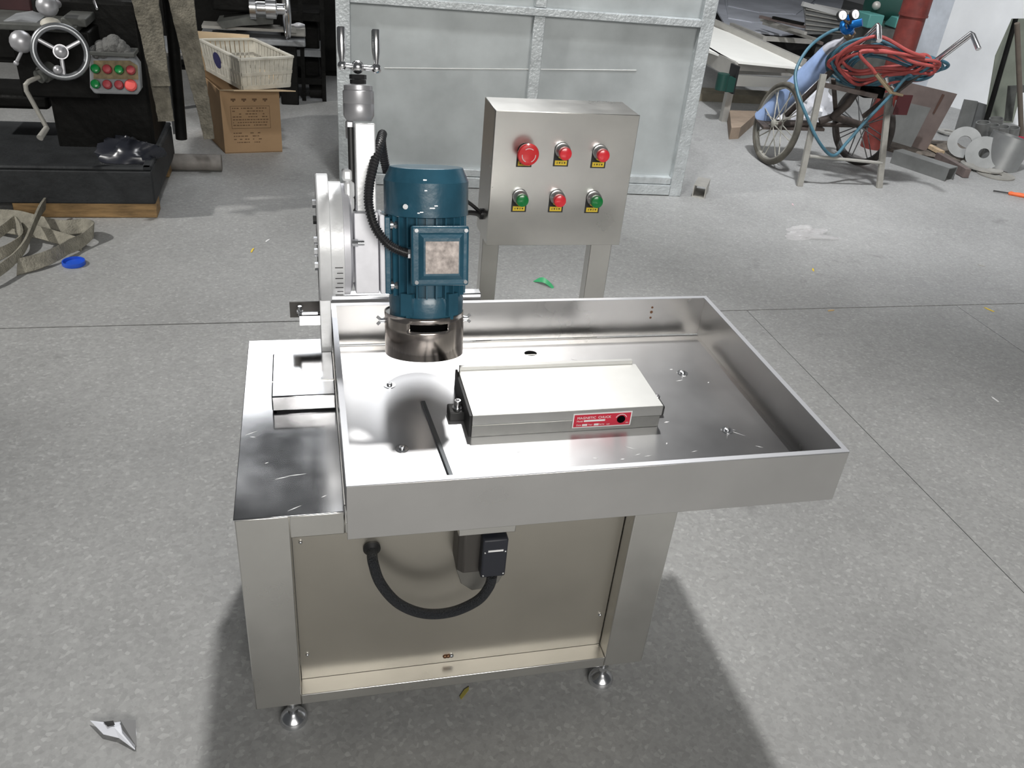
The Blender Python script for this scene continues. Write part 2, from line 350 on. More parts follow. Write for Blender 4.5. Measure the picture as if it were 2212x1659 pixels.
# tray
tx0, tx1, ty0, ty1, tz0, tz1 = 0.2161, 1.3118, -0.0481, 0.734, 0.665, 0.7996
T = 0.003; LIP = 0.013
tw = MB().box((tx0, ty0, tz0), (tx1, ty0 + T, tz1)).box((tx0, ty1 - T, tz0 + .01), (tx1, ty1, tz1)).box((tx0, ty0 + T, tz0 + .036), (tx0 + T, ty1 - T, tz1)).box((tx1 - T, ty0 + T, tz0), (tx1, ty1 - T, tz1))
tray = obj('tray', tw, tray_m, gm, bevel=0.001)
lp = MB().box((tx0, ty0, tz1), (tx1, ty0 + LIP, tz1 + 0.002)).box((tx0, ty1 - LIP, tz1), (tx1, ty1, tz1 + 0.002)).box((tx0, ty0 + LIP, tz1), (tx0 + LIP, ty1 - LIP, tz1 + 0.002)).box((tx1 - LIP, ty0 + LIP, tz1), (tx1, ty1 - LIP, tz1 + 0.002))
obj('rim', lp, mat('dull_rim', (0.66, 0.67, 0.70), 0.42, 1), tray)
obj('gutter', MB().box((tx0 + T, ty0 + T, 0.669), (tx1 - T, ty1 - T, 0.672)), tray_m, tray)
FZ = 0.685
dk = MB(); hx, hy, hr = 0.757, 0.631, 0.018
px0, px1, py0, py1 = tx0 + 0.004, 1.284, ty0 + 0.008, 0.676
n = 24; ring = [(hx + hr * math.cos(2 * PI * i / n), hy + hr * 0.8 * math.sin(2 * PI * i / n)) for i in range(n)]
def edgept(i):
    a = 2 * PI * i / n; c, s_ = math.cos(a), math.sin(a); t = min((1.0 / abs(c)) if abs(c) > 1e-6 else 9, (1.0 / abs(s_)) if abs(s_) > 1e-6 else 9)
    q = 0.03; return (hx + c * t * q, hy + s_ * t * q)
sq = [edgept(i) for i in range(n)]
dk.add([(x, y, FZ) for x, y in ring] + [(x, y, FZ) for x, y in sq], [(i, (i + 1) % n, n + (i + 1) % n, n + i) for i in range(n)])
dk.add([(x, y, FZ) for x, y in ring] + [(x, y, FZ - 0.012) for x, y in ring], [(i, n + i, n + (i + 1) % n, (i + 1) % n) for i in range(n)])
q = 0.03
for (a, b_, c_, d_) in ((px0, hx - q, py0, py1), (hx + q, px1, py0, py1), (hx - q, hx + q, py0, hy - q), (hx - q, hx + q, hy + q, py1)):
    dk.add([(a, c_, FZ), (b_, c_, FZ), (b_, d_, FZ), (a, d_, FZ)], [(0, 1, 2, 3)])
dk.add([(px1, py0, FZ), (px1, py1, FZ), (px1, py1, FZ - .006), (px1, py0, FZ - .006), (px0, py1, FZ), (px0, py1, FZ - .006)], [(0, 1, 2, 3), (1, 4, 5, 2)])
obj('floor_plate', dk, plate_floor_m, tray, smooth=False)
obj('drain_hole', MB().cyl((hx, hy, FZ - 0.011), (hx, hy, FZ - 0.0095), hr + .002, 20), hole_m, tray)
obj('drain_bridge', MB().box((hx - hr, hy - 0.003, FZ - 0.0095), (hx + hr, hy + 0.001, FZ - 0.004)), steel, tray)
for (x, y) in ((0.351, 0.494), (0.353, 0.218), (1.159, 0.492), (1.165, 0.214)):
    b1 = MB().lathe((x, y, FZ), (0, 0, 1), [(0.015, 0), (0.015, 0.0015), (0.0075, 0.0016), (0.007, 0.006), (0.004, 0.007)], 16)
    obj('tray_bolt', b1, zinc_m, tray)
for k, py in enumerate((664, 674, 686)):
    p = at(1409 - k * 2, py, 'y', ty1 - T)
    obj('weld_mark', MB().cyl(p, p - Vector((0, 0.001, 0)), 0.0035 if k != 1 else 0.0045, 10), stain_m, tray)
scr_m = mat('scratch_white', (0.80, 0.80, 0.80), 0.55, 0.3); R2 = random.Random(5)
for (x_, y_, l_, an) in ((1400, 985, .02, .1), (1362, 968, .03, -.6), (1378, 982, .02, .3), (1285, 990, .014, -.2), (1345, 992, .012, .1), (1440, 912, .016, .2), (1590, 935, .05, -.7), (1640, 965, .02, -.5), (1468, 822, .022, .2), (1480, 812, .016, .8), (1450, 798, .01, .1), (1530, 826, .008, .5), (1562, 925, .018, .4), (1580, 928, .02, -.3), (1245, 778, .03, -.5), (1268, 782, .02, -.4), (1120, 976, .014, .1), (1500, 975, .02, .2), (1440, 958, .01, 1.0)):
    c_ = fl(x_, y_, FZ); d1 = Vector((math.cos(an), math.sin(an), 0)) * l_ / 2; d2 = Vector((-math.sin(an), math.cos(an), 0)) * (.0012 if l_ > .018 else .0022)
    obj('scratch', MB().prism([c_ - d1, c_ - d2, c_ + d1, c_ + d2 * R2.uniform(.5, 1.5)], (0, 0, .0003)), scr_m, tray)
for (x_, y_, l_, an) in ((542, 936, .03, .5), (546, 944, .012, -.2), (576, 1000, .008, .3), (610, 1032, .03, .25), (640, 1026, .04, .1), (700, 1072, .012, .5), (636, 1098, .03, .5)):
    c_ = fl(x_, y_, ZT); d1 = Vector((math.cos(an), math.sin(an), 0)) * l_ / 2; d2 = Vector((-math.sin(an), math.cos(an), 0)) * .0011
    obj('scratch', MB().prism([c_ - d1, c_ - d2, c_ + d1, c_ + d2], (0, 0, .0003)), scr_m, ctop)
# support below tray front to the gear motor
p0 = at(990, 1150, 'y', -0.03); p1 = at(1113, 1140, 'y', -0.03)
MX0, MX1 = p0.x, p1.x
zc = tz0
obj('motor_bracket', MB().box((MX0, -0.036, zc - 0.028), (MX1, 0.045, zc)), steel, gm, bevel=0.002)
g0 = at(992, 1180, 'y', -0.02).x; g1 = at(1090, 1180, 'y', -0.02).x; zl = at(1035, 1250, 'y', -0.04).z
gb = MB(); cc = 0.012
gx0, gx1, gy0, gy1 = g0, g1 - 0.01, -0.020, 0.046
gb.prism([(gx0 + cc, gy0, zl), (gx1 - cc, gy0, zl), (gx1, gy0 + cc, zl), (gx1, gy1, zl), (gx0, gy1, zl), (gx0, gy0 + cc, zl)], (0, 0, zc - 0.028 - zl))
gear = obj('gear_motor', gb, gmotor_m, gm, bevel=0.003)
oc = at(1038, 1228, 'y', 0.035); ow = 0.057
obj('end_shield', MB().prism([Vector((oc.x + ow * x, 0.030, oc.z + ow * z)) for x, z in ((-.98, .75), (.95, .75), (.98, -.25), (.78, -.8), (.4, -1.05), (-.30, -1.1), (-.78, -.65), (-1, .1))], (0, 0.015, 0)), mat('dull_cast_grey', (0.20, 0.195, 0.18), 0.5, 0.5), gm, bevel=0.002)
a = at(1037, 1248, 'y', -0.045); b_ = at(1099, 1166, 'y', -0.045)
bx = obj('terminal_cover', MB().box((a.x, -0.047, a.z), (b_.x, -0.018, b_.z + 0.004)), blackbox_m, gear, bevel=0.004)
for u_, v_ in ((.1, .08), (.9, .1), (.1, .72), (.9, .72)):
    obj('cover_screw', MB().sph((a.x + (b_.x - a.x) * u_, -0.048, a.z + (b_.z - a.z) * v_), 0.0028, 8), zinc_m, gear)
obj('cover_stripe', MB().box((a.x + .012, -0.0485, a.z + (b_.z - a.z) * .73), (b_.x - .010, -0.047, a.z + (b_.z - a.z) * .77)), white_m, gear)
gr = at(803, 1183, 'y', 0.045)
obj('cable_grommet', MB().lathe((gr.x, 0.046, gr.z), (0, -1, 0), [(0.019, 0), (0.019, 0.006), (0.012, 0.014)], 22), black_m, gm)
pp = [(gr.x, 0.035, gr.z), at(806, 1215, 'y', 0.005), at(822, 1260, 'y', -0.01), at(860, 1303, 'y', -0.02), at(915, 1325, 'y', -0.022), at(975, 1322, 'y', -0.026), at(1030, 1298, 'y', -0.030), at(1056, 1268, 'y', -0.032), at(1063, 1243, 'y', -0.032)]
obj('sleeved_cable', MB().tube(smoothpts(pp, 10), 0.0115, 14), braid_m, gm)
# ---- column, disc and slide
CY = 0.62
dz = at(700, 398, 'y', CY).z; dzb = at(728, 628, 'y', CY).z; dcz = (dz + dzb) / 2; dr = (dz - dzb) / 2
X = lambda px, y, py=520: at(px, py, 'y', y).x
xa, xb, xc_, xd = X(685, CY), X(712, CY), X(740, CY), X(766, CY)
col = MB().box((xa, 0.585, ZT), (min(xb, tx0 - 0.003), 0.80, dcz))
col.lathe((xa, CY + .01, dcz), (1, 0, 0), [(dr + .012, 0), (dr + .015, .004), (dr + .015, xb - xa)], 56)
obj('column', col, cast_m, gm, bevel=0.002)
obj('swivel_base', MB().lathe((xb, CY, dcz), (1, 0, 0), [(dr, 0), (dr, xc_ - xb - 0.002), (dr - .002, xc_ - xb - .001)], 56), cast_m, gm)
obj('swivel_ring', MB().lathe((xc_ - .001, CY, dcz), (1, 0, 0), [(dr - .004, 0), (dr - .004, 0.014), (dr - .02, 0.02)], 56), milled_m, gm)
for k in range(9):   # scale marks
    an = -0.55 + k * 0.10; r_ = dr + 0.0006
    p = Vector((xb + (xc_ - xb) * .62, CY - r_ * math.cos(an), dcz + r_ * math.sin(an) - 0.02))
    obj('scale_mark', MB().box(p - Vector((.008 if k % 2 else .012, .0008, .0007)), p + Vector((.006, .0008, .0007))), ink_m, gm)
for py in (440, 475, 520, 545, 575):
    p = at(684, py, 'y', CY - 0.04)
    obj('hex_bolt', MB().cyl((xa, p.y, p.z), (xa - 0.008, p.y, p.z), 0.010, 6), zinc_m if py != 475 else dark_m, gm)
# the swivelled head: its top leans away from the operator
TH = math.radians(14); PIV = Vector((0, CY, dcz))
RX = Matrix.Rotation(-TH, 4, 'X'); XF = Matrix.Translation(PIV) @ RX @ Matrix.Translation(-PIV); XI = XF.inverted()
world_at = at
def at(px, py, ax, v):
    c = XI @ CAM; q = XI @ world_at(px, py, 'y', 5.0); d = q - c; i = 'xyz'.index(ax)
    return c + d * ((v - c[i]) / d[i])
SY = 0.515
sx0, sx1, sx2 = X(766, SY), X(818, SY), X(831, SY)
zs1 = at(790, 460, 'y', SY).z; zs0 = at(790, 634, 'y', SY).z
obj('slide_body', MB().box((sx0, SY, zs0), (sx1, 0.68, zs1)), milled_m, gm, bevel=0.002)
obj('slide_plate', MB().box((sx1 + 0.0015, SY - 0.01, zs0), (sx2, 0.62, zs1 - 0.004)), milled_m, gm, bevel=0.002)
obj('dovetail_block', MB().box((xd - 0.012, 0.545, zs0 + .02), (sx0, 0.66, zs1 + 0.07)), cast_m, gm, bevel=0.004)
zp = at(790, 266, 'y', 0.535).z
px_a, px_b = X(768, 0.535, 350), X(812, 0.535, 350)
obj('slide_pillar', MB().box((px_a, 0.535, zs1), (px_b, 0.575, zp)), cast_m, gm, bevel=0.003)
obj('lead_screw', MB().cyl((px_a - .008, 0.56, zs1), (px_a - .008, 0.56, zp - .01), 0.007, 12), dark_m, gm)
for (u0, v0, u1, v1) in ((740, 366, 761, 392), (745, 392, 766, 428), (742, 425, 766, 455)):
    a = at(u0, v1, 'y', 0.55); b_ = at(u1, v0, 'y', 0.55)
    obj('clamp_block', MB().box((a.x, 0.55, a.z), (b_.x, 0.60, b_.z)), cast_m, gm, bevel=0.006)
a = at(762, 525, 'y', 0.505)
obj('lock_screw', MB().cyl((a.x - .012, 0.505, a.z), (a.x + .012, 0.505, a.z), 0.009, 8).cyl((a.x + .012, 0.505, a.z), (a.x + .026, 0.505, a.z), 0.006, 12), zinc_m, gm)
# feed dial and cranked handles
ay = 0.59; ax_ = (X(741, ay, 230) + X(808, ay, 230)) / 2; rr = (X(808, ay, 230) - X(741, ay, 230)) / 2
z = lambda py, y=ay - rr, px=773: at(px, py, 'y', y).z
dial = obj('feed_dial', MB().lathe((ax_, ay, z(262)), (0, 0, 1), [(rr * .80, 0), (rr, z(250) - z(262)), (rr, z(225) - z(262)), (rr * .985, z(224) - z(262)), (rr, z(223) - z(262)), (rr, z(196) - z(262)), (rr * .92, z(194) - z(262)), (rr * .92, z(184) - z(262)), (rr * .55, z(181) - z(262))], 40), dial_m, gm)
obj('dial_neck', MB().box((X(748, ay - .01, 280), ay - .015, z(302)), (px_a, ay + .03, z(262))), dial_m, gm, bevel=0.003)
obj('lock_ring', MB().cyl((ax_, ay, z(180)), (ax_, ay, z(171)), rr * .52, 8).cyl((ax_, ay, z(170)), (ax_, ay, z(160)), rr * .55, 8), black_m, gm)
hz = at(772, 145, 'y', ay).z
hb = MB().sph((ax_, ay, hz), rr * .42, 20)
xl_, xr_ = X(739, ay, 143), X(813, ay, 147)
hb.cyl((xl_, ay, hz + .002), (xr_, ay, hz - .002), 0.006, 14)
hb.sph((xl_, ay, hz + .002), 0.0105, 14).sph((xr_, ay, hz - .002), 0.0115, 14)
hd = obj('crank_handle', hb, chrome, gm)
for xx, top, s_ in ((xl_, 60, 0.002), (xr_, 66, -0.002)):
    zt_ = at(741 if s_ > 0 else 814, top, 'y', ay).z; h_ = zt_ - hz
    obj('grip', MB().lathe((xx, ay, hz + .004), (0, 0, 1), [(0.005, 0), (0.0065, h_ * .15), (0.0095, h_ * .38), (0.0098, h_ * .6), (0.0095, h_ * .94), (0.0075, h_ * .98)], 18), chrome, hd)
# ---- blue motor
mcx, mcy = 0.4405, 0.559
mr = (at(1010, 430, 'y', mcy).x - at(829, 430, 'y', mcy).x) / 2; mcx = (at(1010, 430, 'y', mcy).x + at(829, 430, 'y', mcy).x) / 2
zf = lambda py, r=mr: at(918, py, 'y', mcy - r).z
zz = [zf(p) for p in (366, 397, 467, 473)]
cowl = obj('fan_cowl', MB().lathe((mcx, mcy, zz[3]), (0, 0, 1), [(mr * .96, 0), (mr, 0.002), (mr, zz[1] - zz[3]), (mr * .985, zz[1] - zz[3] + .003), (mr * .865, zz[0] - zz[3] - .001), (mr * .84, zz[0] - zz[3])], 48), blue_m, gm)
cowl.data.set_sharp_from_angle(angle=math.radians(9))
cs = at(877, 446, 'y', mcy - mr * .93)
obj('cowl_screw', MB().cyl((cs.x, cs.y + .006, cs.z), (cs.x - .002, cs.y - .006, cs.z), 0.006, 12), zinc_m, cowl)
for (x_, y_, w_) in ((918, 388, .004), (920, 411, .003), (934, 449, .006), (942, 444, .004), (905, 460, .003), (911, 458, .004)):
    px3 = at(x_, y_, 'y', mcy - mr); an = math.asin(max(-1, min(1, (px3.x - mcx) / mr))); q = Vector((mcx + mr * math.sin(an), mcy - mr * math.cos(an) * 1.001, px3.z - .001))
    obj('paint_chip', MB().box(q - Vector((w_, .0006, .0012)), q + Vector((w_, .0004, .0012))), zinc_m, cowl)
br_ = mr * .87; zb_ = zf(650, br_)
body = obj('motor_body', MB().lathe((mcx, mcy, zb_), (0, 0, 1), [(br_ - .006, 0), (br_ - .006, zz[3] - zb_ + .004)], 40), bluedark_m, gm)
for k in range(26):
    an = PI * 2 * k / 26; d_ = Vector((math.cos(an), math.sin(an), 0)); c0 = Vector((mcx, mcy, zb_ + .004))
    obj('cooling_fin', MB().bar(c0 + d_ * (br_ - .0), c0 + d_ * (br_ - .0) + Vector((0, 0, zz[3] - zb_ - .002)), 0.0035, 0.018, up=d_), blue_m, body)
z5 = zf(645, br_); ze = at(916, 690, 'y', mcy - mr * .92).z - .012
obj('end_flange', MB().lathe((mcx, mcy, ze), (0, 0, 1), [(br_ * .90, 0), (br_ * 1.02, .004), (br_ * 1.05, (z5 - ze) * .75), (br_ * 1.0, z5 - ze)], 40), blue_m, gm)
for an in (-2.2, -1.0, 0.6, 2.2):
    d_ = Vector((math.cos(an), math.sin(an), 0)); c0 = Vector((mcx, mcy, 0)) + d_ * br_ * 1.02
    obj('flange_lug', MB().bar(c0 + Vector((0, 0, ze + .018)), c0 + Vector((0, 0, z5 + .01)), 0.03, 0.022, up=d_).cyl(c0 + d_ * .003 + Vector((0, 0, ze + .008)), c0 + d_ * .003 + Vector((0, 0, ze + .018)), 0.006, 6), blue_m, gm)
# feet of the motor on the slide plate
xf0, xf1 = sx2, X(846, SY)
fz0, fz1 = at(836, 634, 'y', SY).z, at(836, 468, 'y', SY).z
foot = MB().box((xf0, SY - 0.006, fz0), (xf0 + 0.013, 0.63, fz1)).box((xf0 + .013, 0.535, fz0 + .01), (mcx - br_ * .6, 0.55, fz1 - .01)).box((xf0 + .013, 0.59, fz0 + .01), (mcx - br_ * .6, 0.60, fz1 - .01))
obj('motor_foot', foot, blue_m, gm, bevel=0.002)
for py in (486, 617):
    p = at(851, py, 'y', SY - .002)
    obj('foot_bolt', MB().cyl((xf0 + .013, SY + .006, p.z), (xf0 + .020, SY + .006, p.z), 0.0125, 16).cyl((xf0 + .020, SY + .006, p.z), (xf0 + .030, SY + .006, p.z), 0.010, 6), zinc_m, gm)
# terminal box
TY = mcy - mr - 0.042
a = at(889, 620, 'y', TY); b_ = at(1015, 489, 'y', TY)
tb = obj('terminal_box', MB().box((a.x + .006, TY + .018, a.z + .006), (b_.x - .006, mcy - br_ + .02, b_.z - .006)), blue_m, gm, bevel=0.004)
obj('box_lid', MB().box((a.x, TY + .004, a.z), (b_.x, TY + .018, b_.z)), blue_m, tb, bevel=0.006, seg=3)
cxm, czm = (a.x + b_.x) / 2 + .002, (a.z + b_.z) / 2; hw, hh = (b_.x - a.x) / 2, (b_.z - a.z) / 2
pl = MB(); q1, q2 = .78, .62
pl.add([(cxm - hw * q1, TY + .004, czm - hh * q1), (cxm + hw * q1, TY + .004, czm - hh * q1), (cxm + hw * q1, TY + .004, czm + hh * q1), (cxm - hw * q1, TY + .004, czm + hh * q1),
        (cxm - hw * q2, TY - .006, czm - hh * q2), (cxm + hw * q2, TY - .006, czm - hh * q2), (cxm + hw * q2, TY - .006, czm + hh * q2), (cxm - hw * q2, TY - .006, czm + hh * q2)],
       [(0, 1, 5, 4), (1, 2, 6, 5), (2, 3, 7, 6), (3, 0, 4, 7), (4, 5, 6, 7)])
obj('raised_lid_centre', pl, blue_m, tb)
obj('nameplate', MB().box((cxm - hw * .56, TY - .0075, czm - hh * .55), (cxm + hw * .58, TY - .006, czm + hh * .52)), plate_m, tb, label='scratched bare metal nameplate')
for u_ in (-1, 1):
    for v_ in (-1, 1): obj('lid_screw', MB().cyl((cxm + u_ * hw * .85, TY + .004, czm + v_ * hh * .86), (cxm + u_ * hw * .85, TY, czm + v_ * hh * .86), 0.0045, 12), zinc_m, tb)
# wheel guard hood
z0h, z1h = zf(783, mr * .93), zf(688, mr * .93)
hrad = (at(999, 730, 'y', mcy).x - at(832, 730, 'y', mcy).x) / 2; hcx = (at(999, 730, 'y', mcy).x + at(832, 730, 'y', mcy).x) / 2
z0h, z1h = zf(783, hrad), at(916, 690, 'y', mcy - hrad).z
hoodm = MB(); n = 64; H = z1h - z0h
s0, s1 = z0h + H * .70, z0h + H * .86     # slot rows
rows = [(hrad, z0h), (hrad, z0h + H * .60), (hrad * 1.004, z0h + H * .61), (hrad * 1.004, s0), (hrad * 1.004, s1), (hrad * 1.004, z1h)]
for i in range(n):
    a0, a1 = 2 * PI * i / n, 2 * PI * (i + 1) / n; am = (a0 + a1) / 2
    for k in range(len(rows) - 1):
        if k == 3 and abs(am - (1.5 * PI - .02)) < 0.50: continue
        (r0, h0), (r1, h1) = rows[k], rows[k + 1]
        P = lambda r, a_, h: (hcx + r * math.cos(a_), mcy + r * math.sin(a_), h)
        hoodm.add([P(r0, a0, h0), P(r0, a1, h0), P(r1, a1, h1), P(r1, a0, h1)], [(0, 1, 2, 3)])
import bmesh
hood = obj('wheel_guard', hoodm, hood_m, gm)
b = bmesh.new(); b.from_mesh(hood.data); bmesh.ops.remove_doubles(b, verts=b.verts, dist=1e-5); bmesh.ops.recalc_face_normals(b, faces=b.faces); b.to_mesh(b_me := hood.data); b.free()
hood.data.set_sharp_from_angle(angle=math.radians(60))
md = hood.modifiers.new('solid', 'SOLIDIFY'); md.thickness = 0.002; md.offset = -1
obj('slot_shade', MB().lathe((hcx, mcy, z0h + .02), (0, 0, 1), [(hrad * .82, 0), (hrad * .82, H - .024)], 40), hole_m, hood)  # near-black inner cylinder, paints the shade seen through the guard slot
obj('guard_cover', MB().lathe((hcx, mcy, z1h - .006), (0, 0, 1), [(br_ * .7, 0), (hrad * .985, 0), (hrad * .985, .003), (br_ * .7, .003)], 48, cap=False), steel_top, hood)
obj('spindle_flange', MB().lathe((hcx, mcy, z0h + .004), (0, 0, 1), [(hrad * .75, 0), (hrad * .8, .004), (hrad * .8, .018)], 40), dark_m, hood)
for sgn in (-1, 1):
    p = Vector((hcx + sgn * hrad, mcy, z0h + H * .78))
    wn = MB().cyl(p, p + Vector((sgn * .014, 0, 0)), 0.0035, 10).cyl(p + Vector((sgn * .001, 0, 0)), p + Vector((sgn * .003, 0, 0)), .008, 14)
    wn.cyl(p + Vector((sgn * .004, 0, 0)), p + Vector((sgn * .011, 0, 0)), 0.006, 12)
    for q_ in (-1, 1): wn.bar(p + Vector((sgn * .008, 0, 0)), p + Vector((sgn * .019, 0, q_ * .010)), 0.003, 0.007)
    obj('wing_nut', wn, zinc_m, hood)
# conduit from behind to terminal box
CO = .045
cp = [at(836, 372, 'y', 0.68), at(829, 340, 'y', 0.67), at(824, 305, 'y', 0.65), at(826, 290, 'y', 0.62), at(820, 310, 'y', 0.57), at(808, 352, 'y', 0.53), at(798, 400, 'y', 0.50), at(797, 445, 'y', 0.48), at(811, 492, 'y', 0.465), at(838, 527, 'y', 0.45), at(868, 543, 'y', 0.445), at(884, 547, 'y', 0.445)]
sp_ = smoothpts(cp, 30)
obj('corrugated_conduit', MB().tube(sp_, 0.0105, 12, radii=[0.0112 if (i % 4) < 2 else 0.0088 for i in range(len(sp_))]), conduit_m, gm)
p = at(886, 547, 'y', 0.445)
obj('cable_gland', MB().cyl(p - Vector((.006, 0, 0)), p + Vector((.012, 0, 0)), 0.014, 8), zinc_m, gm)
XF = None; at = world_at
# coolant bracket left of column
a = at(627, 686, 'y', 0.66); b_ = at(690, 652, 'y', 0.66)
bk = obj('side_bracket', MB().box((a.x, 0.66, a.z), (xa + .002, 0.664, b_.z)), gmotor_m, gm)
a = at(648, 703, 'y', 0.615); b2 = at(712, 680, 'y', 0.615)
obj('bent_lug', MB().box((a.x, 0.615, a.z), (b2.x, 0.618, b2.z)).box((a.x, 0.615, b2.z - .002), (b2.x, 0.66, b2.z)), steel_top, bk)
p = at(648, 672, 'y', 0.64)
obj('bracket_bolt', MB().cyl(p - Vector((0, 0, .014)), p + Vector((0, 0, .014)), 0.005, 10).cyl(p - Vector((0, 0, .004)), p + Vector((0, 0, .002)), 0.009, 6), zinc_m, bk)
p = at(704, 676, 'y', 0.60)
obj('set_screw', MB().cyl(p - Vector((.02, 0, 0)), p, 0.004, 8).cyl(p, p + Vector((.014, 0, 0)), 0.008, 6), black_m, bk)
# bar behind the tray
a = at(700, 650, 'y', 0.76); b_ = at(1036, 650, 'y', 0.76)
obj('rear_bar', MB().box((xb, 0.745, 0.790), (b_.x, 0.775, 0.818)), steel_top, gm, bevel=0.002)
# ================================================================== CONTROL BOX
bx0, bx1, by0, by1, bz0, bz1 = 0.7242, 1.1822, 1.160, 1.327, 0.789, 1.217
cb = thing('control_box', 'stainless steel control box with six push buttons, on two posts behind the tray', 'control box', ((bx0 + bx1) / 2, 1.25, 0))
obj('enclosure', MB().box((bx0, by0, bz0), (bx1, by1, bz1)), steel, cb, bevel=0.0025)
obj('door', MB().box((bx0, by0 - 0.004, bz0 - .001), (bx1, by0 - 0.0005, bz1 + .001)), steel, cb, bevel=0.0015)
l0 = at(1040, 600, 'y', by1 - .05).x; l1 = at(1078, 560, 'y', by1 - .05).x
for xx0, xx1 in ((X(1038, 1.25, 590), X(1073, 1.25, 590)), (X(1268, 1.25, 590), X(1312, 1.25, 590))):
    obj('post', MB().box((xx0, 1.25, 0), (xx1, 1.30, bz0)), steel, cb, bevel=0.002)
    obj('post_foot', MB().box((xx0 - .02, 1.23, 0), (xx1 + .02, 1.32, 0.006)), steel, cb)
def button(px, py, m, lab, estop=False):
    p = at(px, py, 'y', by0 - .045); x, zc_ = p.x, p.z; y = by0 - .004
    u = 0.0215; y0_ = y
    pb = obj('emergency_stop' if estop else 'push_button', MB().lathe((x, y, zc_), (0, -1, 0), [(u * 1.05, 0), (u * 1.12, .003), (u * 1.10, .016), (u * .95, .022), (u * .85, .028)] if not estop else [(u, 0), (u, .008), (u * .7, .012), (u * .7, .034)], 28), zinc_m if not estop else red_m, cb, label=lab)
    w2, zb2 = 0.0245, zc_ - 0.051
    pl = [(x - w2, zb2), (x + w2, zb2), (x + w2, zc_)] + [(x + w2 * math.cos(t), zc_ + w2 * math.sin(t)) for t in [PI * i / 10 for i in range(1, 10)]] + [(x - w2, zc_)]
    obj('legend_plate', MB().prism([(q[0], y, q[1]) for q in pl], (0, -0.0015, 0)), ink_m, pb)
    obj('legend_strip', MB().box((x - w2 * .8, y - .0022, zb2 + .004), (x + w2 * .8, y - .0015, zb2 + .019)), yellow_m, pb)
    for k in range(4):
        hx_ = x - w2 * .5 + k * w2 * .33
        obj('legend_print', MB().box((hx_ - .0027, y - .0026, zb2 + .0105), (hx_ + .0027, y - .0022, zb2 + .0118 + (.0015 if k % 2 else 0))).box((hx_ - .0006, y - .0026, zb2 + .0085), (hx_ + .0006, y - .0022, zb2 + .0150)), ink_m, pb)
    if estop:
        obj('mushroom_cap', MB().lathe((x, y - .030, zc_), (0, -1, 0), [(u * .7, 0), (u * 1.5, .004), (u * 1.58, .012), (u * 1.46, .018), (u * .9, .021), (0, .0215)], 36), red_m, pb)
        for k in range(3):
            a0 = PI / 2 + k * 2 * PI / 3; pts = [(x + .021 * math.cos(a0 + t), y - .0512, zc_ + .021 * math.sin(a0 + t)) for t in [(-.62 + 1.24 * i / 8) for i in range(9)]]
            obj('white_arrow', MB().tube(pts, 0.0012, 5), white_m, pb)
    else:
        obj('lens_cap', MB().lathe((x, y - .024, zc_), (0, -1, 0), [(u * .88, 0), (u * .95, .014), (u * .86, .020), (u * .5, .023), (0, .0235)], 28), m, pb)
button(1141, 334, red_m, 'large red emergency stop mushroom, top left', True)
button(1222, 333, redhot_m, 'red push button, top middle'); button(1304, 337, redhot_m, 'red push button, top right')
button(1129, 434, green_m, 'green push button, bottom left'); button(1210, 435, redhot_m, 'red push button, bottom middle'); button(1290, 437, green_m, 'green push button, bottom right')
# cables from motor side to the box
g1_ = at(1043, 462, 'y', 1.24)
obj('cable_entry', MB().cyl((bx0 - .010, 1.24, g1_.z), (bx0, 1.24, g1_.z), 0.018, 16), black_m, cb)
c1 = smoothpts([(bx0 - .008, 1.235, g1_.z + .004), at(1028, 450, 'y', 1.18), at(1010, 436, 'y', 1.1), at(985, 420, 'y', 1.0), (0.52, .95, .95)], 8)
c2 = smoothpts([(bx0 - .008, 1.245, g1_.z - .008), at(1028, 461, 'y', 1.18), at(1008, 460, 'y', 1.1), at(985, 470, 'y', 1.0), (0.50, .95, .80)], 8)
obj('cable', MB().tube(c1, 0.006, 8), black_m, cb); obj('cable', MB().tube(c2, 0.008, 8), black_m, cb)
# ================================================================== MAGNETIC CHUCK
ch = thing('magnetic_chuck', 'rectangular ground steel magnetic chuck with red label, lying on the tray', 'magnetic chuck', (0.757, 0.35, FZ))
c0, c1_, cy0, cy1, cz1 = 0.519, 0.995, 0.247, 0.450, 0.747
zm = FZ + 0.033
obj('lower_body', MB().box((c0, cy0 + .001, FZ), (c1_ - .003, cy1, zm)), ground_m, ch, bevel=0.001)
obj('top_plate', MB().box((c0, cy0, zm + .0008), (c1_, cy1, cz1)), chucktop_m, ch, bevel=0.001)
obj('back_rail', MB().box((c0 + .003, cy1, FZ + .01), (c1_ - .01, cy1 + .012, cz1 + .010)), sheetedge_m, ch, bevel=0.001)
obj('end_cover', MB().box((c0 - .006, cy0 + .004, FZ), (c0 - .0003, cy1 + .012, cz1 - .003)), dark_m, ch)
lx0, lx1 = at(1236, 915, 'y', cy0).x, at(1363, 905, 'y', cy0).x; lz0, lz1 = FZ + .011, FZ + .052
lb = obj('label_plate', MB().box((lx0, cy0 - .0012, lz0), (lx1, cy0, lz1)), white_m, ch, label='white edged red label plate')
yL = cy0 - .0013
obj('red_field', MB().box((lx0 + .003, yL - .0006, lz0 + .003), (lx1 - .003, yL, lz1 - .003)), labelred_m, lb)
yT = yL - .0008; LW = lx1 - lx0
text('lettering', 'MAGNETIC  CHUCK', 0.0095, white_m, lb, (lx0 + .010, yT, lz1 - .0155), FACE)
text('lettering', 'Model', 0.0062, white_m, lb, (lx0 + .010, yT, lz1 - .0235), FACE)
text('lettering', 'Date', 0.0065, white_m, lb, (lx0 + .010, yT, lz0 + .0065), FACE)
text('lettering', 'Year', 0.0060, white_m, lb, (lx0 + .040, yT, lz0 + .0065), FACE)
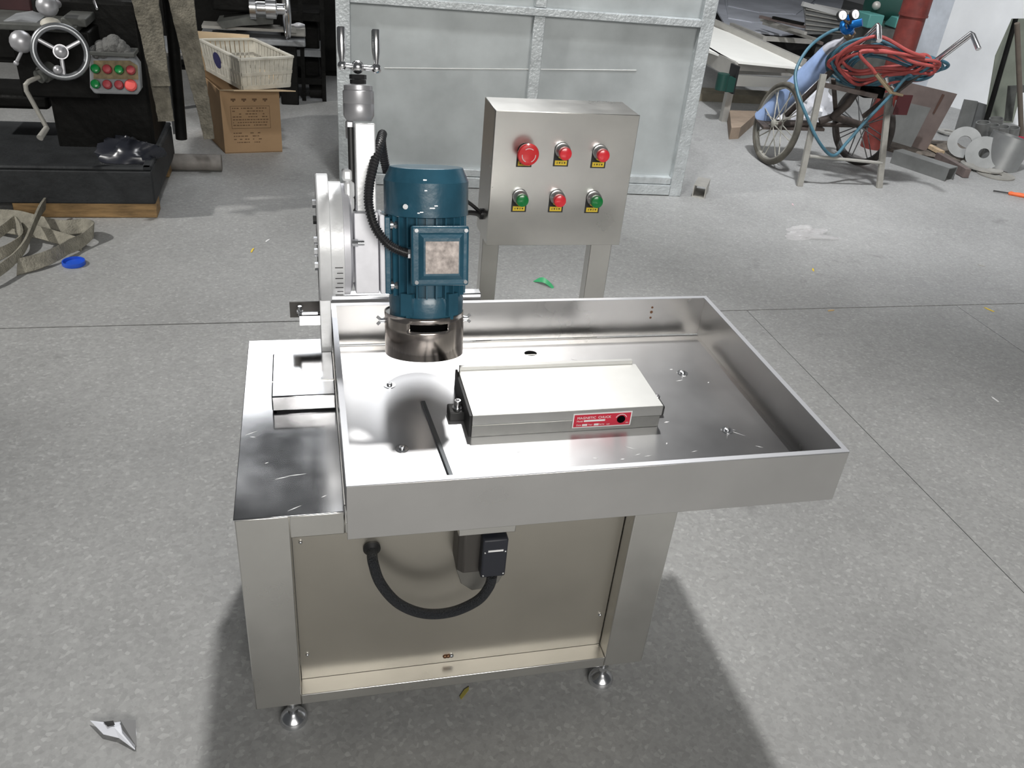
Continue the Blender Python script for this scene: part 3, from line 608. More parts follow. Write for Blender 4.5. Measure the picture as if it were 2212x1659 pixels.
text('lettering', 'Series', 0.0058, white_m, lb, (lx0 + .068, yT, lz0 + .0065), FACE)
text('lettering', 'OFF', 0.0048, white_m, lb, (lx0 + .087, yT, lz0 + .0055), FACE)
text('lettering', 'ON', 0.0048, white_m, lb, (lx1 - .014, yT, lz0 + .0075), FACE)
for u0, u1, v0, v1 in ((.028, .082, .0175, .0225), (.025, .038, .0055, .011), (.055, .067, .0055, .011)):
    obj('blank_field', MB().box((lx0 + u0, yT - .0003, lz0 + v0), (lx0 + u1, yT, lz0 + v1)), white_m, lb)
sk = Vector((lx1 - .027, yL - .001, lz0 + .020))
obj('key_socket', MB().lathe(sk, (0, -1, 0), [(.0105, 0), (.0105, .0012), (.008, .0014)], 24), hole_m, lb)
obj('dial_arc', MB().tube([(sk.x + .0145 * math.cos(t), yT - .0003, sk.z + .0145 * math.sin(t)) for t in [PI * (.12 + .76 * i / 14) for i in range(15)]], 0.0009, 5), white_m, lb)
def clamp(x, y, s_):
    cl = obj('toe_clamp', MB().box((x - .022, y - .020, FZ), (x + .020, y + .022, FZ + .026)).box((x + .014 * s_, y - .012, FZ + .010), (x + .038 * s_, y + .012, FZ + .026)), dark_m, ch, bevel=0.003)
    obj('washer', MB().cyl((x, y, FZ + .026), (x, y, FZ + .029), .0125, 20), zinc_m, cl)
    obj('cap_screw', MB().lathe((x, y, FZ + .029), (0, 0, 1), [(.0085, 0), (.0085, .018), (.0075, .0195), (.0045, .0195), (.0045, .013)], 20), chrome, cl)
p = at(987, 893, 'z', FZ + .01); clamp(p.x, p.y, 1)
clamp(1.006, 0.315, -1)
# steel strip on the tray
a = Vector((0.425, 0.402, FZ)); b_ = Vector((0.449, 0.085, FZ))
obj('steel_rod', MB().bar(a + Vector((0, 0, .0045)), b_ + Vector((0, 0, .0045)), 0.010, 0.008, up=(0, 0, 1)), mat('grey_bar', (0.16, 0.17, 0.18), 0.4, 0.7), bevel=0.001, label='thin dark steel rod lying loose on the tray left of the chuck', cat='rod')
#@@BG
# ================================================================== LEFT BACKGROUND: old milling machine
MY = 3.43
def bxpx(x0, y0, x1, y1, Y, dep, mb=None):
    """box whose front face (plane y=Y) spans two pixels, going dep metres back"""
    a = at(x0, (y0 + y1) / 2, 'y', Y); b_ = at(x1, (y0 + y1) / 2, 'y', Y); xm = (x0 + x1) / 2
    z0 = at(xm, y1, 'y', Y).z; z1 = at(xm, y0, 'y', Y).z
    return (mb or MB()).box((a.x, Y, z0), (b_.x, Y + dep, z1))
ml = thing('milling_machine', 'old dark milling machine with handwheel, crank and button panel behind on the left', 'machine', (-1.1, 3.9, 0.0))
zt_b = at(170, 364, 'y', MY).z; zt_w = at(170, 441, 'y', MY).z; xR = at(331, 400, 'y', MY).x
bs = MB().box((-2.3, MY, zt_w), (xR, 4.35, zt_b - .01)).box((-2.3, MY, zt_b - .01), (xR, MY + .05, zt_b + .01)).box((xR - .05, MY, zt_b - .01), (xR, 4.35, zt_b + .01))
obj('machine_base', bs, base_m, ml, bevel=0.02)
tm = obj('timber', MB().box((at(30, 460, 'y', MY + .02).x, MY + .02, 0), (xR - .005, MY + .16, zt_w - .001)), timber_m, bevel=0.006, label='rough wooden beam under the front of the old milling machine', cat='beam')
obj('timber', MB().box((-2.2, 4.15, 0), (xR - .02, 4.3, zt_w - .001)), timber_m, bevel=0.006, label='rough wooden beam under the back of the old milling machine', cat='beam')
obj('column', bxpx(100, 0, 318, 362, 3.85, .5, None), iron_m, ml, bevel=0.02)
obj('saddle', bxpx(34, 66, 204, 212, 3.62, .5), iron_m, ml, bevel=0.01)
obj('lower_saddle', bxpx(-60, 205, 104, 236, 4.0, .4), iron_m, ml, bevel=0.02)
obj('table_slide', bxpx(-60, 52, 165, 67, 3.57, .6), dkgrey_m, ml, bevel=0.006)
obj('vice_jaw', MB().prism([at(x, y, 'y', 3.62) for x, y in ((-10, 60), (80, 60), (80, 48), (44, 40), (-10, 48))], (0, .25, 0)), greyp_m, ml, bevel=0.004)
obj('table_block', bxpx(132, 40, 186, 58, 3.62, .3), dkgrey_m, ml, bevel=0.006)
obj('oil_can', MB().sph(at(110, 52, 'y', 3.60), 0.05, 16, 0.62), crate_m, ml)
obj('turret', bxpx(-80, -60, 72, 32, 3.95, .6), maroon_m, ml, bevel=0.03)
obj('turret_head', bxpx(124, -60, 262, 30, 3.95, .5), maroon_m, ml, bevel=0.03)
obj('rear_arm', MB().prism([at(x, y, 'y', 3.98) for x, y in ((232, 48), (272, 25), (296, 40), (300, 98), (282, 96), (262, 70))], (0, .15, 0)), maroon_m, ml, bevel=0.01)
obj('arm_tip', MB().sph(at(279, 24, 'y', 3.92), .028, 12), dial_m, ml)
wc = at(131, 112, 'y', 3.42); nrm = Vector((0.28, -1, 0.22)).normalized()
hw_ = obj('handwheel', MB().torus(wc, nrm, 0.118, 0.0165, 40, 12), mat('worn_handwheel', (0.26, 0.27, 0.28), 0.35, 0.8), ml)
u_, v_, d_ = frame(nrm)
hbm = MB().cyl(wc + d_ * -.05, wc + d_ * .02, 0.035, 20).sph(wc + d_ * .02, 0.030, 16)
for k in range(3):
    an = -PI / 2 + k * 2 * PI / 3 + 1.0; hbm.cyl(wc, wc + (u_ * math.cos(an) + v_ * math.sin(an)) * .11, 0.010, 10)
obj('hub', hbm, dial_m, hw_)
obj('wheel_knob', MB().sph(at(125, 151, 'y', 3.36), 0.022, 14), dial_m, hw_)
for (bx_, by_, br2, hx_, hy_) in ((46, 90, 19, 35, 136), (102, 13, 18, None, None)):
    p = at(bx_, by_, 'y', 3.50)
    lv = obj('ball_lever', MB().sph(p, br2 / 352, 20).cyl(p, p + Vector((0, .2, -.02)), .02, 12), dial_m, ml)
    if hx_: obj('lever_arm', MB().cyl(p + Vector((0, -.02, -.04)), at(hx_, hy_, 'y', 3.45), 0.008, 10).sph(at(hx_, hy_, 'y', 3.45), .013, 10), dial_m, lv)
p0, p1, p2, p3, p4 = at(112, 150, 'y', 3.55), at(84, 166, 'y', 3.48), at(55, 183, 'y', 3.42), at(101, 276, 'y', 3.40), at(86, 298, 'y', 3.33)
ck = obj('crank', MB().tube([p1, at(62, 176, 'y', 3.43), p2, at(57, 196, 'y', 3.42), p3], 0.0115, 12), legst_m, ml)
obj('crank_collar', MB().cyl(p0, p1 + (p0 - p1) * .3, 0.042, 20).cyl(p1 + (p0 - p1) * .3, p1, 0.033, 20), dkgrey_m, ck)
obj('crank_grip', MB().cyl(p3, p4, 0.014, 12, r2=.017), flat_m, ck)
obj('small_lever', MB().cyl(at(200, -8, 'y', 3.9), at(209, 19, 'y', 3.8), 0.007, 8), chrome, ml)
PY = 3.50
pn = obj('button_panel', MB().prism([at(x, y, 'y', PY) for x, y in ((192, 118), (283, 116), (300, 140), (304, 195), (297, 205), (204, 203), (194, 190))], (0, .08, 0)), greyp_m, ml, bevel=0.008)
obj('faceplate', MB().prism([at(x, y, 'y', PY - .004) for x, y in ((202, 131), (280, 131), (297, 142), (299, 172), (202, 170))], (0, .003, 0)), mat('ochre_faceplate', (0.22, 0.17, 0.09), 0.6, var=0.3, vscale=30), pn)
for r_, (yy, row) in enumerate(((149, 'grgr'), (182, 'grrE'))):
    for k, c_ in enumerate(row):
        p = at(206 + k * 25.5, yy + k * 1.0, 'y', PY - .03); pr = 0.030 if c_ == 'E' else 0.0225
        m_ = green_m if c_ == 'g' else mat('dusty_pink_button', (0.75, 0.10, 0.09), 0.6) if c_ == 'E' else mat('dusty_red_button', (0.36, 0.045, 0.055), 0.5)
        bt = obj('panel_button', MB().lathe(p + Vector((0, .01, -.004)), (0, -.85, .5), [(pr * .9, 0), (pr, .005), (pr, .016), (pr * .8, .024), (pr * .3, .027)], 20), m_, pn, label={'g': 'green button', 'r': 'dusty red button', 'E': 'large pink-red stop button'}[c_])
        obj('button_sleeve', MB().cyl(p + Vector((0, .04, -.012)), p + Vector((0, .008, -.006)), pr * .82, 16), black_m, bt)
obj('visor', bxpx(186, 113, 290, 122, PY - .06, .14), dkgrey_m, ml, bevel=0.003)
rg = MB()
for (x_, y_, r_, l_) in ((208, 112, .020, .05), (222, 106, .036, .05), (236, 102, .034, .06), (249, 100, .040, .07), (262, 104, .036, .05), (274, 109, .026, .04)):
    p = at(x_, y_, 'y', PY - .02); rg.lathe(p + Vector((0, -.03, -.02)), (-.15, .9, .35), [(r_ * .2, 0), (r_ * .8, .012), (r_, .03), (r_ * .9, l_ + .03), (r_ * .3, l_ + .05)], 14)
obj('glove', rg, mat('grey_fabric', (0.13, 0.13, 0.125), 0.95, var=0.2, vscale=30, bump=1, bscale=70), label='crumpled grey glove lying on top of the button panel', cat='glove')
# oily rag on base
def lump(name, c, sx, sy, sz, m_, seed, n1=22, n2=10, amp=0.35, **kw):
    rr_ = random.Random(seed); ph = [(rr_.uniform(2, 6), rr_.uniform(2, 6), rr_.uniform(0, 6)) for _ in range(4)]; vs = []; fs = []
    for j in range(n2 + 1):
        t = PI / 2 * j / n2
        for i in range(n1):
            a_ = 2 * PI * i / n1; k_ = 1 + amp * sum(math.sin(p_ * a_ + q_ * t + w_) for p_, q_, w_ in [(round(x), y, w2) for x, y, w2 in ph]) / 4
            vs.append((c[0] + sx * k_ * math.cos(a_) * math.cos(t), c[1] + sy * k_ * math.sin(a_) * math.cos(t), c[2] + sz * k_ * math.sin(t)))
    for j in range(n2):
        for i in range(n1): fs.append((j * n1 + i, j * n1 + (i + 1) % n1, (j + 1) * n1 + (i + 1) % n1, (j + 1) * n1 + i))
    fs.append(tuple(reversed(range(n1))))
    return obj(name, MB().add(vs, fs), m_, **kw)
pb_ = at(285, 335, 'y', 3.65)
lump('black_bag', (pb_.x, 3.66, zt_b - .008), .16, .12, .10, mat('black_plastic_film', (0.022, 0.024, 0.032), 0.25, 0), 5, label='crumpled black plastic bag on the right end of the dark machine base', cat='bag')
p = at(385, 330, 'y', 4.1)
# pipe beside the base
q0, q1 = fl(378, 358), fl(464, 361)
obj('steel_pipe', MB().lathe((q0.x - .12, 4.30, .052), (1, 0, 0), [(.040, .003), (.052, 0), (.052, .42), (.040, .417)], 26), mat('dull_pipe', (0.20, 0.185, 0.17), 0.6, .2, var=.3, vscale=9), label='short thick grey pipe lying on the floor beside the milling machine base', cat='pipe')
# hanging slings
def sling(name, px, Y, wd, th, m_, lab, cat='sling', side=(1, 0, 0.05)):
    pts = smoothpts([at(x, y, 'y', Y + dy) for x, y, dy in px], 5); k = len(pts)
    rr_ = random.Random(len(px)); ws = [wd[0] + (wd[1] - wd[0]) * i / (k - 1) + rr_.uniform(-.004, .004) for i in range(k)]
    return obj(name, MB().ribbon(pts, ws, th, side), m_, label=lab, cat=cat, bevel=0.002)
sling('lifting_sling', [(309, -60, 0), (314, 0, 0), (326, 60, .01), (338, 130, 0), (348, 186, -.01)], 3.78, (.145, .095), .02, sling_m, 'broad dirty webbing strap hanging right beside the button panel')
sling('lifting_sling', [(344, 178, 0), (352, 220, .01), (359, 262, 0)], 3.83, (.095, .085), .015, sling_m, 'short frayed end of webbing hanging below the broad strap')
sling('lifting_sling', [(384, -60, 0), (392, 0, 0), (402, 60, 0), (416, 125, .02), (430, 190, 0), (443, 250, 0), (452, 300, 0)], 4.15, (.155, .06), .02, sling_m, 'narrowing dirty webbing strap hanging next to the cardboard box')
obj('support_pole', MB().cyl(at(362, -60, 'y', 4.35), at(392, 300, 'y', 4.35), .035, 14), iron_m, label='dark slanting steel pole behind the hanging straps', cat='pole')
gr_ = thing('angle_stand', 'grey bent steel stand standing between the two hanging straps', 'stand', (at(380, 300, 'y', 4.4).x, 4.4, 0))
obj('upright', MB().prism([at(x, y, 'y', 4.42) for x, y in ((350, 120), (378, 120), (382, 140), (376, 190), (390, 255), (384, 290), (374, 290), (368, 240), (352, 150))], (0, .02, 0)), greyp_m, gr_)
obj('top_edge', MB().bar(at(349, 117, 'y', 4.42), at(378, 118, 'y', 4.42), .02, .02), flat_m, gr_)
# coiled webbing on the floor
def floorsling(pts, wd, lab, zs=None):
    P_ = smoothpts([fl(x, y) + Vector((0, 0, z_)) for x, y, z_ in pts], 6)
    return obj('webbing_strap', MB().ribbon(P_, wd, .012, (0, .75, .66)), slingdk_m, label=lab, cat='strap', bevel=0.001)
floorsling([(-20, 476, .02), (40, 482, .03), (90, 498, .04), (140, 512, .05), (185, 508, .05), (205, 520, .06), (180, 536, .04), (150, 550, .04), (125, 565, .04), (90, 578, .035), (40, 590, .03)], .085, 'grey strap loop nearest the blue lid on the floor')
floorsling([(105, 478, .10), (95, 505, .12), (80, 535, .11), (60, 565, .08), (30, 590, .06), (-20, 622, .05)], .07, 'grey strap crossing over the pile from the timber towards the left edge')
floorsling([(-20, 500, .04), (30, 512, .05), (80, 520, .05), (150, 532, .03), (178, 540, .03)], .07, 'inner grey strap running flat along the floor pile')
floorsling([(-20, 545, .05), (15, 528, .08), (40, 512, .08), (52, 540, .06), (20, 562, .05), (-20, 575, .04)], .07, 'short grey strap fold at the left edge of the picture')
L_ = fl(160, 571)
obj('plastic_disc', MB().lathe((L_.x, L_.y, 0), (0, 0, 1), [(.052, 0), (.054, .004), (.052, .020), (.047, .020), (.047, .008), (0.0, .008)], 32), lid_m, label='round blue plastic lid lying on the concrete floor', cat='lid')
# ---- cardboard box
A_, B_, BL = Vector((-.37, 4.667, 0)), Vector((.009, 4.736, 0)), Vector((-.569, 5.245, 0)); e1 = B_ - A_; e2 = BL - A_
hb_ = at(485, 196, 'y', 4.667).z
cbx = thing('cardboard_box', 'large open brown cardboard box on the floor under the white crate', 'box', (-.28, 4.95, 0))
t_ = .008; u1, u2 = e1.normalized(), e2.normalized()
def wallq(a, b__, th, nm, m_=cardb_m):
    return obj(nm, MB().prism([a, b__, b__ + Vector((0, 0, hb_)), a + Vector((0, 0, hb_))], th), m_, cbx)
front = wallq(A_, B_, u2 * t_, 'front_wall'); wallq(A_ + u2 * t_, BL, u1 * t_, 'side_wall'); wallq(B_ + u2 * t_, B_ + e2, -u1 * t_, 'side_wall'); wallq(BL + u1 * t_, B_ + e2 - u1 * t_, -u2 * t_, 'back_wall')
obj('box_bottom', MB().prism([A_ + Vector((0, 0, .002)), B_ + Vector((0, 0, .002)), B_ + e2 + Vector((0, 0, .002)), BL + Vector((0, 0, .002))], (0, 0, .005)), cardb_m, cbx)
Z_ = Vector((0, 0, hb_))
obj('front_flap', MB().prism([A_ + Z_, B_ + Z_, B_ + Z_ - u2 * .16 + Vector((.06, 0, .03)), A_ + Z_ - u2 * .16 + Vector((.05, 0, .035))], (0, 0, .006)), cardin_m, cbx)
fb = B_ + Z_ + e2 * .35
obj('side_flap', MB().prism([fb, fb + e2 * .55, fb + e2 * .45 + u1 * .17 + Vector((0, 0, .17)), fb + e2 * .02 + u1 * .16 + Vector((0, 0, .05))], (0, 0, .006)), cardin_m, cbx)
obj('back_flap', MB().prism([BL + Z_, B_ + e2 + Z_, B_ + e2 + Z_ + Vector((0, .02, .24)), BL + Z_ + Vector((0, .02, .26))], u2 * .006), cardin_m, cbx)
pr_ = MB(); rr_ = random.Random(3)
def ink(u0, v0, u1_, v1_):
    o_ = A_ - u2 * .0012; pr_.prism([o_ + e1 * u0 + Z_ * v0, o_ + e1 * u1_ + Z_ * v0, o_ + e1 * u1_ + Z_ * v1_, o_ + e1 * u0 + Z_ * v1_], u2 * .001)
for k in range(4): ink(.17 + k * .18, .845, .25 + k * .18, .875); ink(.195 + k * .18, .825, .225 + k * .18, .845)
ink(.15, .752, .82, .758); ink(.15, .40, .82, .406); ink(.15, .40, .156, .758); ink(.815, .40, .82, .758)
for r_ in range(7):
    x_ = .18
    while x_ < .76:
        w_ = rr_.uniform(.012, .05)
        if rr_.random() < .75: ink(x_, .715 - r_ * .045, x_ + w_, .730 - r_ * .045)
        x_ += w_ + .014
for r_ in range(4):
    x_ = .17
    while x_ < .6:
        w_ = rr_.uniform(.012, .06)
        if rr_.random() < .8: ink(x_, .32 - r_ * .05, x_ + w_, .335 - r_ * .05)
        x_ += w_ + .012
obj('printed_text', pr_, cardink_m, front, smooth=False)
# ---- plastic crate
zc0 = hb_ + .012; zc1 = zc0 + .20
rim_px = ((518, 129), (632, 123), (546, 84), (432, 86))
rimp = [at(x, y, 'z', zc1) for x, y in rim_px]; cen = sum(rimp, Vector()) / 4
botp = [Vector((cen.x + (p.x - cen.x) * .90, cen.y + (p.y - cen.y) * .90, zc0)) for p in rimp]
cr = thing('plastic_crate', 'dirty white slotted plastic crate resting on the cardboard box', 'crate', (cen.x, cen.y, zc0))
obj('crate_floor', MB().prism(botp, (0, 0, .006)), crate_m, cr)
for i in range(4):
    a, b__, c_, d_ = botp[i], botp[(i + 1) % 4], rimp[(i + 1) % 4], rimp[i]; nn = (b__ - a).cross(Vector((0, 0, 1))).normalized() * .006
    obj('rim', MB().bar(d_, c_, .024, .016, up=(0, 0, 1)), crate_m, cr, bevel=.003)
    k = 11 if i % 2 == 0 else 13
    for j in range(k):
        t0, t1 = (j + .10) / k, (j + .90) / k
        if j in (0, k - 1): t0, t1 = j / k, (j + 1) / k
        obj('slat', MB().prism([a.lerp(b__, t0), a.lerp(b__, t1), d_.lerp(c_, t1), d_.lerp(c_, t0)], nn), crate_m, cr)
    for v0, v1 in ((0, .14), (.46, .56)):
        obj('crosswise_band', MB().prism([a.lerp(d_, v0), b__.lerp(c_, v0), b__.lerp(c_, v1), a.lerp(d_, v1)], nn * 1.5), crate_m, cr)
a, b__, c_, d_ = botp[3], botp[0], rimp[0], rimp[3]; nn = (b__ - a).cross(Vector((0, 0, 1))).normalized() * .012
el = []
for i in range(14):
    an = 2 * PI * i / 14; t = .42 + .10 * math.cos(an); v = .60 + .26 * math.sin(an); el.append(a.lerp(b__, t).lerp(d_.lerp(c_, t), v) + nn * .6)
obj('dark_mark', MB().prism(el, nn * .2), crateblue_m, cr)
# ---- lathe and racks behind the box
lt = thing('bench_lathe', 'dark bench lathe with chrome spindle and edge-on handwheel behind the crate', 'lathe', (-.2, 6.0, 0))
LY = 6.0
obj('bed', bxpx(430, 84, 660, 97, LY, .4), greyp_m, lt, bevel=.01)
obj('bed_way', bxpx(436, 60, 640, 66, LY + .05, .2), flat_m, lt)
obj('headstock', bxpx(455, -40, 545, 26, LY + .1, .4), iron_m, lt, bevel=.02)
obj('carriage', MB().prism([at(x, y, 'y', LY - .02) for x, y in ((468, 48), (545, 36), (590, 40), (590, 52), (520, 56), (480, 62))], (0, .3, 0)), dkgrey_m, lt)
sp0, sp1 = at(538, 16, 'y', LY - .06), at(622, 20, 'y', LY - .06)
obj('spindle', MB().lathe(sp0, sp1 - sp0, [(.045, 0), (.085, .005), (.085, .05), (.05, .06), (.05, .12), (.075, .125), (.075, .20), (.04, .21), (.04, (sp1 - sp0).length)], 28), chrome, lt)
hwc = at(618, 22, 'y', LY - .1)
hh_ = obj('handwheel', MB().torus(hwc, (1, .12, 0), .20, .014, 40, 8), chrome, lt)
obj('spoke', MB().cyl(hwc + Vector((0, 0, -.19)), hwc + Vector((0, 0, .19)), .010, 8).cyl(hwc + Vector((0, -.19, 0)), hwc + Vector((0, .19, 0)), .010, 8), chrome, hh_)
hp = at(630, 54, 'y', LY - .12)
obj('wheel_grip', MB().lathe(hp - Vector((.01, 0, 0)), (1, 0, 0), [(.006, 0), (.008, .02), (.020, .05), (.021, .07), (.010, .11)], 14), dial_m, hh_)
obj('apron_box', bxpx(626, 60, 660, 80, LY + .1, .2), flat_m, lt, bevel=.01)
for x_ in (470, 600): obj('pedestal', MB().box((at(x_, 90, 'y', LY).x, LY + .05, 0), (at(x_ + 40, 90, 'y', LY).x, LY + .35, at(x_, 97, 'y', LY).z)), iron_m, lt, bevel=.01)
rk = thing('steel_rack', 'black steel rack with pale shelf edges between the crate and the galvanised tank', 'rack', (.25, 6.4, 0))
for x_ in (608, 648, 693): obj('upright', bxpx(x_, -60, x_ + 9, 268 - (0 if x_ > 620 else 10), 6.2, .06), iron_m, rk)
for y0_, y1_ in ((27, 45), (108, 122), (168, 182), (213, 232), (246, 256), (258, 272)): obj('shelf', bxpx(606, y0_, 700, y1_, 6.22, .45), greyp_m if y0_ in (213, 258, 108) else iron_m, rk)
obj('stored_part', bxpx(652, 56, 690, 108, 6.3, .25), iron_m, rk, bevel=.02); obj('stored_part', bxpx(655, 130, 692, 168, 6.3, .25), iron_m, rk, bevel=.02)
obj('stored_drum', MB().cyl(at(670, 200, 'y', 6.35), at(700, 198, 'y', 6.35), .10, 20), iron_m, rk)
dc = thing('dark_backdrop', 'tall black box added to darken the background far behind the hanging straps', 'backdrop', (-1.0, 7.4, 0))  # black box added to darken the background at upper left
obj('body', MB().box((-3.4, 7.2, 0), (0.62, 7.9, 2.2)), iron_m, dc, bevel=.01)
for k in range(5): obj('door', MB().box((-3.38 + k * .8, 7.17, .05), (-3.38 + k * .8 + .78, 7.195, 2.15)), iron_m, dc, bevel=.005)
db = thing('work_bench', 'dark work bench with a pale top edge behind the hanging straps', 'bench', (-.7, 5.9, 0))
obj('bench_top', bxpx(330, 112, 440, 128, 5.7, .6), greyp_m, db); obj('shelf_edge', bxpx(330, 116, 445, 120, 5.67, .03), flat_m, db)
for x_ in (335, 425): obj('leg', MB().box((at(x_, 120, 'y', 5.72).x, 5.72, 0), (at(x_ + 12, 120, 'y', 5.72).x, 5.78, at(x_, 128, 'y', 5.7).z)), iron_m, db)
# ================================================================== GALVANISED TANK
TA, TB = Vector((.372, 4.068, 0)), Vector((2.690, 3.885, 0)); tu = (TB - TA).normalized(); tv = Vector((-tu.y, tu.x, 0)); TL_ = (TB - TA).length
tk = thing('galvanised_tank', 'big galvanised sheet metal tank with angle iron frame standing behind the machine', 'tank', (TA + (TB - TA) * .5 + tv * .45))
TH_ = 1.62; TD = .95
def tbox(u0, u1_, v0, v1, z0, z1, mb=None):
    q = [TA + tu * a + tv * b__ for a, b__ in ((u0, v0), (u1_, v0), (u1_, v1), (u0, v1))]
    return (mb or MB()).prism([p + Vector((0, 0, z0)) for p in q], (0, 0, z1 - z0))
def tz(px, py, v=0.0): # height on the tank's front plane
    c = CAM; d = at(px, py, 'y', 10) - c; n_ = -tv; t = (TA + tv * v - c).dot(n_) / d.dot(n_); q = c + d * t; return (q - TA).dot(tu), q.z
mu, mz = tz(1300, 22); mz = tz(1340, 30)[1]; cu_ = tz(1128, 200)[0]; cu2 = tz(1163, 200)[0]
PW = .085
for u0 in (0, TL_ - PW):
    for v0 in (0, TD - .06): obj('corner_post', tbox(u0, u0 + PW, v0, v0 + .06, 0, TH_), galvpost_m, tk, bevel=.004)
obj('bottom_rail', tbox(PW, TL_ - PW, 0, .06, .005, .075), galvpost_m, tk, bevel=.004)
obj('rail_flange', tbox(PW, TL_ - PW, .012, .06, .078, .125), galvpost_m, tk, bevel=.004)
obj('middle_rail', tbox(PW, TL_ - PW, -.01, .05, mz - .045, mz), galvpost_m, tk, bevel=.004)
obj('top_rail', tbox(0, TL_, 0, .06, TH_, TH_ + .05), galvpost_m, tk, bevel=.004)
obj('centre_post', tbox(cu_ + .035, cu2, .004, .055, .126, mz - .047), galvpost_m, tk, bevel=.003)
obj('centre_post', tbox(cu_ + .035, cu2, .004, .055, mz + .002, TH_), galvpost_m, tk, bevel=.003)
for (a, b__) in ((PW - .01, cu_ + .04), (cu2 - .005, TL_ - PW + .01)):
    obj('front_sheet', tbox(a, b__, .056, .058, .08, mz - .02), galv_m, tk); obj('front_sheet', tbox(a, b__, .056, .058, mz - .018, TH_), galv_m, tk)
for u0 in (.01, TL_ - .012):
    obj('side_sheet', tbox(u0, u0 + .002, .06, TD - .06, .02, TH_), galv_m, tk); obj('side_rail', tbox(u0 - .008, u0 + .01, .06, TD - .06, .005, .06), galvpost_m, tk)
obj('back_sheet', tbox(PW, TL_ - PW, TD - .03, TD - .028, .02, TH_), galv_m, tk)
obj('top_sheet', tbox(.01, TL_ - .01, .01, TD - .01, TH_ + .05, TH_ + .052), galv_m, tk)
a0, z0_ = tz(830, 147, .05); a1, z1_ = tz(1375, 152, .05)
obj('scored_line', MB().tube([TA + tu * a0 + tv * .053 + Vector((0, 0, z0_)), TA + tu * a1 + tv * .053 + Vector((0, 0, z1_))], .0028, 6), sheetedge_m, tk)
# square tube offcut
st = MB(); q0 = fl(1480, 420); s_ = .088
for (a, b__, c_, d_) in ((0, s_, 0, .006), (0, s_, s_ - .006, s_), (0, .006, .006, s_ - .006), (s_ - .006, s_, .006, s_ - .006)):
    st.box((a, 0, c_), (b__, .20, d_))
so = obj('square_tube', st, flat_m, local=True, label='short square steel tube offcut on the floor at the right foot of the tank', cat='tube'); so.location = (2.775, 3.885, 0); so.rotation_euler = (0, 0, -.55)
# ================================================================== RIGHT BACKGROUND
def slabz(name, px, z0, th, m_, lab=None, cat=None, parent=None, **kw):
    return obj(name, MB().prism([at(x, y, 'z', z0 + th) - Vector((0, 0, th)) for x, y in px], (0, 0, th)), m_, parent, label=lab, cat=cat, **kw)
def slaby(name, px, Y, th, m_, lab=None, cat=None, parent=None, lean=0.0, **kw):
    """plate standing on the floor, its top leaning back by lean metres per metre"""
    n_ = Vector((0, -1, lean)).normalized(); P0 = Vector((0, Y, 0)); out = []
    for x, y in px:
        d = at(x, y, 'y', 10) - CAM; out.append(CAM + d * ((P0 - CAM).dot(n_) / d.dot(n_)))
    return obj(name, MB().prism(out, -n_ * th), m_, parent, label=lab, cat=cat, **kw)
# conveyor
cv = thing('conveyor_table', 'long low conveyor table with cream belt and pale metal sides behind the cart', 'conveyor', (4.7, 7.3, 0))
CZ = .52
belt_px = ((1590, 132), (1733, 146), (1660, 103), (1548, 60), (1500, 36), (1500, 98), (1556, 118))
slabz('belt', belt_px, CZ - .02, .02, convw_m, parent=cv)
def rail(nm, pts, z0, hgt, th, m_):
    mb = MB()
    for (a, b__) in zip(pts[:-1], pts[1:]):
        A0, B0 = at(a[0], a[1], 'z', z0 + hgt), at(b__[0], b__[1], 'z', z0 + hgt); A0.z = B0.z = z0 + hgt / 2
        mb.bar(A0, B0, th, hgt, up=(0, 0, 1))
    return obj(nm, mb, m_, cv)
rail('side_rail', ((1500, 22), (1739, 128)), CZ - .10, .16, .04, conv_m)
rail('side_rail', ((1500, 84), (1556, 117), (1592, 136)), CZ - .14, .14, .03, conv_m)
rail('end_rail', ((1592, 137), (1736, 145)), CZ - .12, .06, .03, conv_m)
rail('end_rail', ((1592, 148), (1730, 153)), CZ - .20, .05, .03, flat_m)
rail('lower_rail', ((1500, 112), (1562, 145)), CZ - .24, .05, .03, conv_m)
slaby('end_panel', ((1593, 162), (1718, 170), (1708, 190), (1590, 186)), at(1640, 150, 'z', CZ - .1).y, .02, convw_m, parent=cv)
e0 = at(1592, 137, 'z', CZ)
for (x_, y_) in ((1592, 137), (1730, 146)):
    q = at(x_, y_, 'z', CZ); obj('leg', MB().box((q.x - .03, q.y, 0), (q.x + .03, q.y + .06, CZ - .12)), conv_m, cv)
mt = at(1572, 172, 'y', e0.y - .05)
obj('drive_motor', MB().cyl(mt + Vector((-.05, 0, .05)), mt + Vector((-.05, 0, -.09)), .055, 16).box(mt + Vector((-.02, -.04, -.10)), mt + Vector((.06, .06, .02))), dkgreen_m, cv)
obj('chain_guard', MB().box(mt + Vector((.06, -.02, -.12)), mt + Vector((.085, .12, .12))), black_m, cv)
bm1 = slabz('floor_beam', ((1500, 200), (1730, 212), (1730, 200), (1500, 188)), .0, .08, mat('dusty_timber', (.16, .145, .11), .8, var=.3, vscale=5), 'dusty beam on the floor under the conveyor', 'beam')
